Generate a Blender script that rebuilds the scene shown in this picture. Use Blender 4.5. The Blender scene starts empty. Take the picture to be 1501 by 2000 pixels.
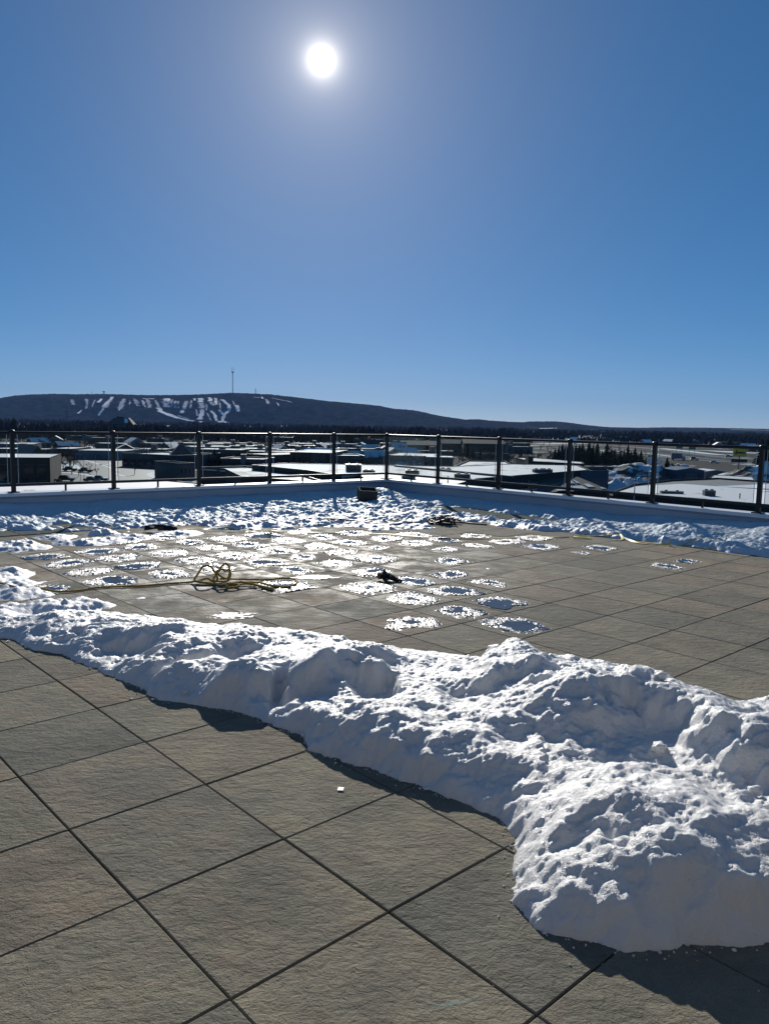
import bpy, bmesh, math, random
import numpy as np
from mathutils import Matrix, Vector

random.seed(7)
RNG = np.random.default_rng(11)
SC = bpy.context.scene
COL = SC.collection
R = math.radians

# ---------------------------------------------------------------- camera
cam = bpy.data.cameras.new('camera')
cam.sensor_fit = 'VERTICAL'
cam.sensor_height = 36.0
cam.lens = 27.41
cam.clip_start = 0.05
cam.clip_end = 60000
cam_ob = bpy.data.objects.new('camera', cam)
COL.objects.link(cam_ob)
cam_ob.matrix_world = (Matrix.Translation((0, 0, 1.603)) @ Matrix.Rotation(math.pi / 2 - 0.11244, 4, 'X')
                       @ Matrix.Rotation(0.01873, 4, 'Z'))
SC.camera = cam_ob

# ---------------------------------------------------------------- sky and sun
SUN_EL, SUN_AZ = R(23.5), R(-4.93)          # azimuth clockwise from +Y
SUN_DIR = Vector((math.sin(SUN_AZ) * math.cos(SUN_EL), math.cos(SUN_AZ) * math.cos(SUN_EL), math.sin(SUN_EL)))
world = bpy.data.worlds.new('World')
SC.world = world
world.use_nodes = True
wn = world.node_tree
bg = wn.nodes['Background']
sky = wn.nodes.new('ShaderNodeTexSky')
sky.sky_type = 'NISHITA'
sky.sun_disc = False
sky.sun_elevation = SUN_EL
sky.sun_rotation = SUN_AZ
sky.altitude = 300
sky.air_density = 0.5
sky.dust_density = 0.1
sky.ozone_density = 6.0
gam = wn.nodes.new('ShaderNodeGamma')
gam.inputs[1].default_value = 0.6
hsv = wn.nodes.new('ShaderNodeHueSaturation')
hsv.inputs['Saturation'].default_value = 1.42
wn.links.new(sky.outputs[0], gam.inputs[0])
wn.links.new(gam.outputs[0], hsv.inputs['Color'])


def wmath(op, a, b=None):
    n = wn.nodes.new('ShaderNodeMath')
    n.operation = op
    for k, v in ((0, a), (1, b)):
        if v is None:
            continue
        if isinstance(v, (int, float)):
            n.inputs[k].default_value = v
        else:
            wn.links.new(v, n.inputs[k])
    return n.outputs[0]


# the sun's disc and the bright air close around it
tc = wn.nodes.new('ShaderNodeTexCoord')
dot = wn.nodes.new('ShaderNodeVectorMath')
dot.operation = 'DOT_PRODUCT'
dot.inputs[1].default_value = SUN_DIR
wn.links.new(tc.outputs['Generated'], dot.inputs[0])
ang = wmath('ARCCOSINE', wmath('MINIMUM', dot.outputs['Value'], 1.0))


def halo(amp, deg, power):
    return wmath('MULTIPLY', wmath('EXPONENT', wmath('MULTIPLY', wmath('POWER', wmath('MULTIPLY', ang, 1 / R(deg)), power), -1.0)), amp)


glow = wmath('ADD', halo(26.0, 0.48, 1.1), wmath('ADD', halo(3.0, 1.9, 1.0), halo(0.8, 8.0, 1.1)))
mixw = wn.nodes.new('ShaderNodeMixRGB')
mixw.blend_type = 'ADD'
mixw.inputs[0].default_value = 1.0
tint = wn.nodes.new('ShaderNodeMixRGB')
tint.blend_type = 'MULTIPLY'
tint.inputs[0].default_value = 1.0
tint.inputs[1].default_value = (1.0, 0.92, 0.78, 1)
wn.links.new(glow, tint.inputs[2])
wn.links.new(hsv.outputs[0], mixw.inputs[1])
wn.links.new(tint.outputs[0], mixw.inputs[2])
wn.links.new(mixw.outputs[0], bg.inputs[0])
bg.inputs[1].default_value = 0.149

sun = bpy.data.lights.new('sun', 'SUN')
sun.energy = 5.0
sun.angle = R(0.53)
sun.color = (1.0, 0.95, 0.87)
sun_ob = bpy.data.objects.new('sun', sun)
COL.objects.link(sun_ob)
sun_ob.rotation_euler = SUN_DIR.to_track_quat('Z', 'Y').to_euler()
sun_ob.location = (0, 0, 50)

SC.view_settings.view_transform = 'Standard'
SC.view_settings.look = 'None'
SC.view_settings.exposure = 0.0
SC.view_settings.gamma = 1.0
SC.view_settings.use_curve_mapping = False
SC.cycles.max_bounces = 8
SC.cycles.transparent_max_bounces = 12
SC.cycles.sample_clamp_indirect = 6.0
SC.cycles.caustics_reflective = False
SC.cycles.caustics_refractive = False

# ---------------------------------------------------------------- helpers: materials
MATS = {}


def new_mat(name):
    m = bpy.data.materials.new(name)
    m.use_nodes = True
    nt = m.node_tree
    MATS[name] = m
    return m, nt, nt.nodes['Principled BSDF']


def node(nt, kind, **kw):
    n = nt.nodes.new(kind)
    for k, v in kw.items():
        if k.startswith('i_'):
            n.inputs[k[2:].replace('_', ' ')].default_value = v
        else:
            setattr(n, k, v)
    return n


def position(nt, scale=(1, 1, 1)):
    g = node(nt, 'ShaderNodeNewGeometry')
    mp = node(nt, 'ShaderNodeMapping')
    mp.inputs['Scale'].default_value = scale
    nt.links.new(g.outputs['Position'], mp.inputs['Vector'])
    return mp.outputs[0]


def noise(nt, vec, scale, detail=4.0, rough=0.55, dist=0.0):
    n = node(nt, 'ShaderNodeTexNoise')
    n.inputs['Scale'].default_value = scale
    n.inputs['Detail'].default_value = detail
    n.inputs['Roughness'].default_value = rough
    n.inputs['Distortion'].default_value = dist
    nt.links.new(vec, n.inputs['Vector'])
    return n.outputs[0]


def ramp(nt, fac, stops):
    r = node(nt, 'ShaderNodeValToRGB')
    el = r.color_ramp.elements
    while len(el) < len(stops):
        el.new(0.5)
    for e, (p, c) in zip(el, stops):
        e.position = p
        e.color = (*c, 1) if len(c) == 3 else c
    nt.links.new(fac, r.inputs[0])
    return r.outputs[0]


def bump(nt, h, strength, dist, normal=None):
    b = node(nt, 'ShaderNodeBump')
    b.inputs['Strength'].default_value = strength
    b.inputs['Distance'].default_value = dist
    nt.links.new(h, b.inputs['Height'])
    if normal is not None:
        nt.links.new(normal, b.inputs['Normal'])
    return b.outputs[0]


def mixc(nt, fac, a, b, mode='MIX'):
    m = node(nt, 'ShaderNodeMixRGB', blend_type=mode)
    for k, v in ((0, fac), (1, a), (2, b)):
        if isinstance(v, (int, float)):
            m.inputs[k].default_value = v
        elif isinstance(v, tuple):
            m.inputs[k].default_value = (*v, 1)
        else:
            nt.links.new(v, m.inputs[k])
    return m.outputs[0]


def nmath(nt, op, a, b=0.0, clamp=False):
    m = node(nt, 'ShaderNodeMath', operation=op, use_clamp=clamp)
    for k, v in ((0, a), (1, b)):
        if isinstance(v, (int, float)):
            m.inputs[k].default_value = v
        else:
            nt.links.new(v, m.inputs[k])
    return m.outputs[0]


def simple(name, col, rough=0.6, var=0.18, scale=1.5, metal=0.0, bumpy=0.0, bscale=40.0):
    """plain material: base colour with mottled variation, optional fine relief"""
    m, nt, b = new_mat(name)
    v = position(nt)
    dark = tuple(c * (1 - var) for c in col)
    lite = tuple(min(1, c * (1 + var)) for c in col)
    c = ramp(nt, noise(nt, v, scale, 5.0, 0.6), [(0.3, dark), (0.7, lite)])
    nt.links.new(c, b.inputs['Base Color'])
    b.inputs['Roughness'].default_value = rough
    b.inputs['Metallic'].default_value = metal
    if bumpy:
        nt.links.new(bump(nt, noise(nt, v, bscale, 3.0), bumpy, 0.01), b.inputs['Normal'])
    return m


# ---------------------------------------------------------------- helpers: meshes
class MB:
    def __init__(self):
        self.v, self.f = [], []

    def add(self, vs, fs):
        o = len(self.v)
        self.v += [tuple(map(float, p)) for p in vs]
        self.f += [tuple(o + i for i in f) for f in fs]
        return self

    def box(self, x0, x1, y0, y1, z0, z1, rz=0.0, about=None):
        pts = [(x, y, z) for z in (z0, z1) for (x, y) in ((x0, y0), (x1, y0), (x1, y1), (x0, y1))]
        if rz:
            cx, cy = about if about else ((x0 + x1) / 2, (y0 + y1) / 2)
            c, s = math.cos(rz), math.sin(rz)
            pts = [(cx + (x - cx) * c - (y - cy) * s, cy + (x - cx) * s + (y - cy) * c, z) for x, y, z in pts]
        return self.add(pts, [(3, 2, 1, 0), (4, 5, 6, 7), (0, 1, 5, 4), (1, 2, 6, 5), (2, 3, 7, 6), (3, 0, 4, 7)])

    def prism(self, poly, z0, z1, top=True, bottom=True):
        n = len(poly)
        a = sum(poly[i][0] * poly[(i + 1) % n][1] - poly[(i + 1) % n][0] * poly[i][1] for i in range(n))
        if a < 0:
            poly = poly[::-1]
        z1s = z1 if isinstance(z1, (list, tuple)) else [z1] * n
        vs = [(x, y, z0) for x, y in poly] + [(p[0], p[1], z) for p, z in zip(poly, z1s)]
        fs = [(i, (i + 1) % n, n + (i + 1) % n, n + i) for i in range(n)]
        if top:
            fs.append(tuple(range(n, 2 * n)))
        if bottom:
            fs.append(tuple(range(n - 1, -1, -1)))
        return self.add(vs, fs)

    def tube(self, path, r, n=8, caps=True, up=(0, 0, 1)):
        path = [Vector(p) for p in path]
        rr = r if isinstance(r, (list, tuple)) else [r] * len(path)
        vs, fs = [], []
        ref = None
        for i, p in enumerate(path):
            t = (path[min(i + 1, len(path) - 1)] - path[max(i - 1, 0)])
            t = t.normalized() if t.length > 1e-9 else Vector((0, 0, 1))
            if ref is None:
                ref = t.cross(Vector(up))
                if ref.length < 1e-3:
                    ref = t.cross(Vector((1, 0, 0)))
            ref = (ref - t * ref.dot(t))
            ref = ref.normalized() if ref.length > 1e-6 else t.orthogonal().normalized()
            b = t.cross(ref)
            for k in range(n):
                a = 2 * math.pi * k / n
                vs.append(p + (ref * math.cos(a) + b * math.sin(a)) * rr[i])
        for i in range(len(path) - 1):
            for k in range(n):
                a, b2 = i * n + k, i * n + (k + 1) % n
                fs.append((a, b2, b2 + n, a + n))
        if caps:
            fs.append(tuple(range(n - 1, -1, -1)))
            fs.append(tuple(range(len(vs) - n, len(vs))))
        return self.add(vs, fs)

    def lathe(self, prof, c=(0, 0, 0), n=16):
        """prof: list of (radius, z)"""
        vs, fs = [], []
        for r, z in prof:
            for k in range(n):
                a = 2 * math.pi * k / n
                vs.append((c[0] + r * math.cos(a), c[1] + r * math.sin(a), c[2] + z))
        for i in range(len(prof) - 1):
            for k in range(n):
                a, b = i * n + k, i * n + (k + 1) % n
                fs.append((a, b, b + n, a + n))
        fs.append(tuple(range(n - 1, -1, -1)))
        fs.append(tuple(range(len(vs) - n, len(vs))))
        return self.add(vs, fs)

    def build(self, name, mat, parent=None, smooth=False):
        me = bpy.data.meshes.new(name)
        me.from_pydata(self.v, [], self.f)
        me.update()
        return link(name, me, mat, parent, smooth)


def link(name, me, mat, parent=None, smooth=False):
    if mat is not None:
        me.materials.clear()
        me.materials.append(MATS[mat] if isinstance(mat, str) else mat)
    if smooth:
        me.polygons.foreach_set('use_smooth', [True] * len(me.polygons))
    o = bpy.data.objects.new(name, me)
    COL.objects.link(o)
    if parent is not None:
        o.parent = parent
    return o


def empty(name, loc=(0, 0, 0), rz=0.0):
    o = bpy.data.objects.new(name, None)
    o.empty_display_size = 0.2
    COL.objects.link(o)
    o.location = loc
    o.rotation_euler = (0, 0, rz)
    return o


def tag(o, label, cat, group=None):
    o['label'] = label
    o['category'] = cat
    if group:
        o['group'] = group
    return o


def kind(o, k, label=None):
    o['kind'] = k
    if label:
        o['label'] = label
    return o


def copy_tree(o, parent=None):
    c = o.copy()
    COL.objects.link(c)
    c.parent = parent
    for ch in o.children:
        copy_tree(ch, c)
    return c


def array_mesh(name, V, F):
    """fast mesh from numpy arrays: V (n,3), F (m,4) or (m,3)"""
    me = bpy.data.meshes.new(name)
    me.vertices.add(len(V))
    me.vertices.foreach_set('co', np.asarray(V, np.float32).ravel())
    k = F.shape[1]
    me.loops.add(F.size)
    me.loops.foreach_set('vertex_index', F.astype(np.int32).ravel())
    me.polygons.add(len(F))
    me.polygons.foreach_set('loop_start', np.arange(0, F.size, k, dtype=np.int32))
    me.update(calc_edges=True)
    return me


def height_mesh(name, X, Y, Z, keep):
    """quad sheet over a grid; keep is a per-face boolean"""
    n, m = X.shape
    idx = np.arange(n * m).reshape(n, m)
    q = np.stack([idx[:-1, :-1], idx[:-1, 1:], idx[1:, 1:], idx[1:, :-1]], -1)[keep]
    used, inv = np.unique(q, return_inverse=True)
    V = np.stack([X.ravel()[used], Y.ravel()[used], Z.ravel()[used]], -1)
    F = inv.reshape(-1, 4)
    a, b, c = V[F[:1, 0]], V[F[:1, 1]], V[F[:1, 2]]
    if np.cross(b - a, c - a)[0, 2] < 0:
        F = F[:, ::-1]
    return array_mesh(name, V, F)


def _hash(ix, iy, seed):
    h = (ix.astype(np.int64) * 374761393 + iy.astype(np.int64) * 668265263 + seed * 974711) & 0xFFFFFFFF
    h = ((h ^ (h >> 13)) * 1274126177) & 0xFFFFFFFF
    return (h ^ (h >> 16)) & 0xFFFF


def gnoise(x, y, seed=0):
    ix, iy = np.floor(x), np.floor(y)
    fx, fy = x - ix, y - iy
    ux, uy = fx * fx * fx * (fx * (fx * 6 - 15) + 10), fy * fy * fy * (fy * (fy * 6 - 15) + 10)

    def g(dx, dy):
        a = _hash(ix + dx, iy + dy, seed) * (2 * math.pi / 65536)
        return np.cos(a) * (fx - dx) + np.sin(a) * (fy - dy)
    a = g(0, 0) + ux * (g(1, 0) - g(0, 0))
    b = g(0, 1) + ux * (g(1, 1) - g(0, 1))
    return (a + uy * (b - a)) * 1.5


def fbm(x, y, f=1.0, octv=4, gain=0.5, seed=0, billow=False):
    s, a = 0.0, 1.0
    for k in range(octv):
        n = gnoise(x * f + 17.3 * k, y * f - 9.1 * k, seed + k)
        s = s + a * ((np.abs(n) * 2 - 0.55) if billow else n)
        f, a = f * 2.03, a * gain
    return s


def sstep(a, b, x):
    t = np.clip((x - a) / (b - a), 0, 1)
    return t * t * (3 - 2 * t)


def poly_sdf(X, Y, poly):
    """signed distance, positive inside"""
    P = np.array(poly)
    d = np.full(X.shape, 1e9)
    ins = np.zeros(X.shape, bool)
    for (x0, y0), (x1, y1) in zip(P, np.roll(P, -1, 0)):
        ex, ey = x1 - x0, y1 - y0
        t = np.clip(((X - x0) * ex + (Y - y0) * ey) / (ex * ex + ey * ey + 1e-12), 0, 1)
        d = np.minimum(d, (X - x0 - t * ex) ** 2 + (Y - y0 - t * ey) ** 2)
        c = ((y0 > Y) != (y1 > Y)) & (X < (x1 - x0) * (Y - y0) / (y1 - y0 + 1e-12) + x0)
        ins ^= c
    d = np.sqrt(d)
    return np.where(ins, d, -d)


def line_dist(X, Y, line):
    d = np.full(X.shape, 1e9)
    for (x0, y0), (x1, y1) in zip(line[:-1], line[1:]):
        ex, ey = x1 - x0, y1 - y0
        t = np.clip(((X - x0) * ex + (Y - y0) * ey) / (ex * ex + ey * ey + 1e-12), 0, 1)
        d = np.minimum(d, np.hypot(X - x0 - t * ex, Y - y0 - t * ey))
    return d


def spline(pts, per=8):
    """Catmull-Rom through 3-D points"""
    P = [Vector(p) for p in pts]
    P = [P[0] * 2 - P[1]] + P + [P[-1] * 2 - P[-2]]
    out = []
    for i in range(1, len(P) - 2):
        for k in range(per):
            t = k / per
            a, b, c, d = P[i - 1], P[i], P[i + 1], P[i + 2]
            out.append(0.5 * ((2 * b) + (c - a) * t + (2 * a - 5 * b + 4 * c - d) * t * t + (3 * b - a - 3 * c + d) * t ** 3))
    out.append(P[-2])
    return out


# terrace frame: u and v run along the two joint directions of the paving
YAW = 0.73913
GU, GV = -1.0547, -2.9582
CY, SY = math.cos(YAW), math.sin(YAW)


def uv(u, v, z=None):
    a, b = u - GU, v - GV
    x, y = a * CY - b * SY, a * SY + b * CY
    return (x, y) if z is None else (x, y, z)


def to_uv(x, y):
    return GU + x * CY + y * SY, GV - x * SY + y * CY


ZG = -16.4      # street level below the terrace


# ---------------------------------------------------------------- materials of the terrace
def make_paver_mat():
    m, nt, b = new_mat('paver_concrete')
    v = position(nt)
    oi = node(nt, 'ShaderNodeObjectInfo')
    # every slab takes its own piece of the pattern
    off = node(nt, 'ShaderNodeVectorMath', operation='SCALE')
    off.inputs[0].default_value = (37.0, 23.0, 11.0)
    nt.links.new(oi.outputs['Random'], off.inputs['Scale'])
    ad = node(nt, 'ShaderNodeVectorMath', operation='ADD')
    nt.links.new(v, ad.inputs[0])
    nt.links.new(off.outputs[0], ad.inputs[1])
    p = ad.outputs[0]
    st = node(nt, 'ShaderNodeMapping')
    st.inputs['Rotation'].default_value = (0, 0, 0.15)
    st.inputs['Scale'].default_value = (0.8, 1.15, 1)
    nt.links.new(p, st.inputs['Vector'])
    q = st.outputs[0]
    slab = ramp(nt, oi.outputs['Random'], [(0.0, (0.255, 0.231, 0.179)), (0.3, (0.210, 0.202, 0.162)), (0.55, (0.250, 0.210, 0.162)),
                                           (0.8, (0.167, 0.168, 0.142)), (1.0, (0.228, 0.205, 0.165))])
    patch = ramp(nt, noise(nt, p, 2.6, 5.0, 0.62), [(0.26, (0.66, 0.69, 0.70)), (0.5, (1.0, 0.98, 0.95)), (0.74, (1.30, 1.24, 1.12))])
    c = mixc(nt, 1.0, slab, patch, 'MULTIPLY')
    rust = ramp(nt, noise(nt, q, 5.5, 6.0, 0.6), [(0.52, (0, 0, 0)), (0.75, (1, 1, 1))])
    c = mixc(nt, nmath(nt, 'MULTIPLY', rust, 0.35), c, (0.24, 0.16, 0.12))
    grit = ramp(nt, noise(nt, p, 160.0, 3.0), [(0.3, (0.84, 0.84, 0.84)), (0.7, (1.15, 1.15, 1.15))])
    c = mixc(nt, 1.0, c, grit, 'MULTIPLY')
    # old stains and darker damp blotches
    damp = ramp(nt, noise(nt, v, 0.55, 5.0, 0.6), [(0.56, (0, 0, 0)), (0.74, (1, 1, 1))])
    c = mixc(nt, nmath(nt, 'MULTIPLY', damp, 0.45), c, (0.10, 0.095, 0.085))
    # faint teal chalk streak on the slabs nearest the viewer
    (x0, y0), (x1, y1) = (0.1, 1.98), (0.33, 2.04)
    sub = node(nt, 'ShaderNodeVectorMath', operation='SUBTRACT')
    nt.links.new(v, sub.inputs[0])
    sub.inputs[1].default_value = ((x0 + x1) / 2, (y0 + y1) / 2, 0)
    mp = node(nt, 'ShaderNodeMapping')
    mp.inputs['Rotation'].default_value = (0, 0, -math.atan2(y1 - y0, x1 - x0))
    nt.links.new(sub.outputs[0], mp.inputs['Vector'])
    sp = node(nt, 'ShaderNodeSeparateXYZ')
    nt.links.new(mp.outputs[0], sp.inputs[0])
    along = nmath(nt, 'SUBTRACT', 1.0, nmath(nt, 'MULTIPLY', nmath(nt, 'ABSOLUTE', sp.outputs[0]), 9.0), True)
    across = nmath(nt, 'SUBTRACT', 1.0, nmath(nt, 'MULTIPLY', nmath(nt, 'ABSOLUTE', sp.outputs[1]), 75.0), True)
    smear = nmath(nt, 'MULTIPLY', nmath(nt, 'MULTIPLY', along, across), noise(nt, v, 45.0, 3.0))
    c = mixc(nt, nmath(nt, 'MULTIPLY', smear, 0.9, True), c, (0.13, 0.30, 0.29))
    nt.links.new(c, b.inputs['Base Color'])
    # cleft-stone relief: broad swells, torn ledges and pits
    h1 = noise(nt, q, 14.0, 8.0, 0.66, 0.3)
    h2 = ramp(nt, noise(nt, q, 26.0, 5.0, 0.62, 1.2), [(0.30, (0, 0, 0)), (0.52, (1, 1, 1))])
    h3 = noise(nt, p, 170.0, 3.0, 0.6)
    hh = nmath(nt, 'ADD', nmath(nt, 'MULTIPLY', h1, 1.0), nmath(nt, 'ADD', nmath(nt, 'MULTIPLY', h2, 0.16), nmath(nt, 'MULTIPLY', h3, 0.12)))
    nt.links.new(bump(nt, hh, 1.0, 0.022), b.inputs['Normal'])
    # slabs in the melting area behind the bank are damp and shinier
    (wx, wy) = (-1.39, 9.1)
    s2 = node(nt, 'ShaderNodeVectorMath', operation='SUBTRACT')
    nt.links.new(v, s2.inputs[0])
    s2.inputs[1].default_value = (wx, wy, 0)
    ln = node(nt, 'ShaderNodeVectorMath', operation='LENGTH')
    nt.links.new(s2.outputs[0], ln.inputs[0])
    near_melt = nmath(nt, 'SUBTRACT', 1.15, nmath(nt, 'MULTIPLY', ln.outputs['Value'], 0.30), True)
    wetn = ramp(nt, noise(nt, p, 3.2, 6.0, 0.6), [(0.42, (0, 0, 0)), (0.62, (1, 1, 1))])
    wet = nmath(nt, 'MULTIPLY', near_melt, wetn, True)
    nt.links.new(nmath(nt, 'SUBTRACT', 0.88, nmath(nt, 'MULTIPLY', wet, 0.45)), b.inputs['Roughness'])
    nt.links.new(nmath(nt, 'ADD', 0.10, nmath(nt, 'MULTIPLY', wet, 0.35)), b.inputs['Specular IOR Level'])
    return m


def make_snow_mat(name, sss=0.12, fine=1.0, tint=(0.87, 0.89, 0.92), rough=0.5, grit=0.0):
    m, nt, b = new_mat(name)
    v = position(nt)
    c = ramp(nt, noise(nt, v, 3.0, 5.0), [(0.3, tuple(x * 0.95 for x in tint)), (0.7, tint)])
    if grit:
        g = ramp(nt, noise(nt, v, 7.0, 8.0, 0.75), [(0.60, (0, 0, 0)), (0.78, (1, 1, 1))])
        c = mixc(nt, nmath(nt, 'MULTIPLY', g, grit), c, (0.42, 0.40, 0.37))
        k = node(nt, 'ShaderNodeTexVoronoi')
        k.inputs['Scale'].default_value = 30.0
        nt.links.new(v, k.inputs['Vector'])
        sp = ramp(nt, k.outputs['Distance'], [(0.035, (1, 1, 1)), (0.05, (0, 0, 0))])
        rare = ramp(nt, noise(nt, v, 2.1, 2.0), [(0.58, (0, 0, 0)), (0.62, (1, 1, 1))])
        c = mixc(nt, nmath(nt, 'MULTIPLY', sp, rare), c, (0.06, 0.05, 0.045))
    nt.links.new(c, b.inputs['Base Color'])
    b.inputs['Roughness'].default_value = rough
    b.inputs['Specular IOR Level'].default_value = 0.45
    if grit:
        b.inputs['Coat Weight'].default_value = 0.25
        b.inputs['Coat Roughness'].default_value = 0.18
        nt.links.new(bump(nt, noise(nt, v, 420.0, 2.0, 0.6), 1.0, 0.01), b.inputs['Coat Normal'])
    if sss:
        b.inputs['Subsurface Weight'].default_value = sss
        b.inputs['Subsurface Radius'].default_value = (0.06, 0.08, 0.10)
        b.inputs['Subsurface Scale'].default_value = 0.5
    h = nmath(nt, 'ADD', nmath(nt, 'MULTIPLY', noise(nt, v, 55.0, 4.0, 0.6), 1.0), nmath(nt, 'MULTIPLY', noise(nt, v, 240.0, 2.0, 0.6), 0.35))
    nt.links.new(bump(nt, h, 0.55 * fine, 0.02), b.inputs['Normal'])
    return m


def make_ice_mat():
    m, nt, b = new_mat('grainy_ice')
    v = position(nt)
    c = ramp(nt, noise(nt, v, 55.0, 4.0), [(0.36, (0.09, 0.092, 0.09)), (0.66, (0.38, 0.39, 0.395))])
    nt.links.new(c, b.inputs['Base Color'])
    b.inputs['Roughness'].default_value = 0.34
    b.inputs['Specular IOR Level'].default_value = 0.7
    b.inputs['Coat Weight'].default_value = 0.35
    b.inputs['Coat Roughness'].default_value = 0.12
    h = nmath(nt, 'ADD', noise(nt, v, 60.0, 4.0, 0.65), nmath(nt, 'MULTIPLY', noise(nt, v, 220.0, 2.0), 0.4))
    nt.links.new(bump(nt, h, 0.9, 0.02), b.inputs['Normal'])
    return m


def make_water_mat():
    m, nt, b = new_mat('meltwater')
    v = position(nt)
    c = ramp(nt, noise(nt, v, 6.0, 4.0), [(0.3, (0.045, 0.045, 0.042)), (0.7, (0.085, 0.082, 0.075))])
    nt.links.new(c, b.inputs['Base Color'])
    b.inputs['Roughness'].default_value = 0.06
    b.inputs['IOR'].default_value = 1.33
    h = noise(nt, v, 18.0, 3.0, 0.6)
    nt.links.new(bump(nt, h, 0.25, 0.01), b.inputs['Normal'])
    return m


make_paver_mat()
make_snow_mat('bank_snow', 0.15, 0.8, (0.76, 0.752, 0.735), grit=0.22)
make_snow_mat('drift_snow', 0.0, 0.8, (0.74, 0.76, 0.79))
make_snow_mat('roof_snow', 0.0, 0.3, (0.86, 0.88, 0.90), 0.7)
make_ice_mat()
make_water_mat()
simple('joint_bed', (0.018, 0.018, 0.018), 0.9)
simple('parapet_render', (0.40, 0.44, 0.49), 0.75, 0.06, 3.0, bumpy=0.2, bscale=90)
simple('coping_metal', (0.74, 0.76, 0.78), 0.4, 0.05, 2.0)
simple('black_rail_paint', (0.005, 0.005, 0.006), 0.45, 0.1)
simple('flashing', (0.25, 0.28, 0.33), 0.5, 0.08)

# ---------------------------------------------------------------- terrace floor and pavers
UL, VL = (-3.6, 11.09), (-6.0, 10.72)      # inner limits of the paving


def wall_left_v(u):        # line of the railing posts on the left-hand parapet
    return 10.68 + (u - 3.07) * (10.17 - 10.68) / (10.95 - 3.07)


def wall_right_u(v):       # and on the right-hand one
    return 10.96 + (10.17 - v) * 0.017


# unseen sunlit walls added behind the viewer; their bounce greys the near shade
wall_z = 3.6
simple('bounce_wall_render', (0.27, 0.25, 0.225), 0.85, 0.08, 1.5, bumpy=0.2, bscale=60)
simple('added_door_glass', (0.03, 0.035, 0.04), 0.08, 0.1)
ph = empty('added_bounce_walls', uv(GU - 3.0, GV - 3.0, 0), YAW)
tag(ph, 'unseen rendered walls added behind the viewer to bounce sunlight into near shade', 'building')
MB().box(-1.0, 9.0, -3.0, 0.0, -0.04, wall_z).build('wall', 'bounce_wall_render', ph)
MB().box(-4.0, 0.0, 0.002, 9.0, -0.04, wall_z - 0.003).build('wall', 'bounce_wall_render', ph)
MB().box(-4.05, 9.05, -3.05, 0.06, wall_z + 0.002, wall_z + 0.12).build('coping', 'coping_metal', ph)
for k in range(2):  # invented double door dressing the added walls
    w_ = MB().box(4.6 + k * 1.05, 5.6 + k * 1.05, 0.002, 0.05, 0.0, 2.2).build('door', 'added_door_glass', ph)
    MB().box(4.68 + k * 0.98, 4.72 + k * 0.98, 0.05, 0.10, 0.9, 1.3).build('handle', 'coping_metal', w_)

floor = MB()
floor.prism([uv(-9, -12), uv(wall_right_u(-12) + 0.18, -12), uv(11.14, 10.35), uv(-9, wall_left_v(-9) + 0.18)], ZG, -0.045)
floor = kind(floor.build('terrace_floor', 'joint_bed'), 'structure', 'rooftop terrace floor under the pavers')

S = 0.6
G = 0.0031


def paver_mesh():
    h, c = S / 2 - G, 0.004
    mb = MB()
    ring = [(-h, -h), (h, -h), (h, h), (-h, h)]
    top = [(x - math.copysign(c, x), y - math.copysign(c, y)) for x, y in ring]
    mb.add([(x, y, -0.04) for x, y in ring] + [(x, y, -c * 0.7) for x, y in ring] + [(x, y, 0) for x, y in top],
           [(i, (i + 1) % 4, 4 + (i + 1) % 4, 4 + i) for i in range(4)] +
           [(4 + i, 4 + (i + 1) % 4, 8 + (i + 1) % 4, 8 + i) for i in range(4)] + [(8, 9, 10, 11)])
    me = bpy.data.meshes.new('paver')
    me.from_pydata(mb.v, [], mb.f)
    me.materials.append(MATS['paver_concrete'])
    return me, mb


pme, pmb = paver_mesh()
cells = []
for i in range(-14, 19):
    for j in range(-18, 18):
        u, v = (i + 0.5) * S, (j + 0.5) * S
        if u - 0.3 > 11.0 or v - 0.3 > wall_left_v(u):
            continue
        x, y = uv(u, v)
        if y < -2.0 or abs(x) > 9.5 or (y < 1.0 and abs(x) > 3):
            continue
        seen = y > 1.1 and abs(x) < 0.62 * y + 0.5
        cells.append((not seen, y * y + x * x, i, j, x, y))
cells.sort()
rest = MB()
for k, (hid, dd, i, j, x, y) in enumerate(cells):
    dz = random.uniform(-0.0018, 0.0012)
    if k < 300:
        o = bpy.data.objects.new('paver', pme)
        COL.objects.link(o)
        o.parent = floor
        o.location = (x, y, dz)
        o.rotation_euler = (random.uniform(-1, 1) * 0.002, random.uniform(-1, 1) * 0.002, YAW + random.uniform(-1, 1) * 0.0022)
    else:
        c, s = CY, SY
        rest.add([(x + a * c - b * s, y + a * s + b * c, z + dz) for a, b, z in pmb.v], pmb.f)
kind(rest.build('paver_field', 'paver_concrete', floor), 'stuff', 'outermost pavers of the terrace')

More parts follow.
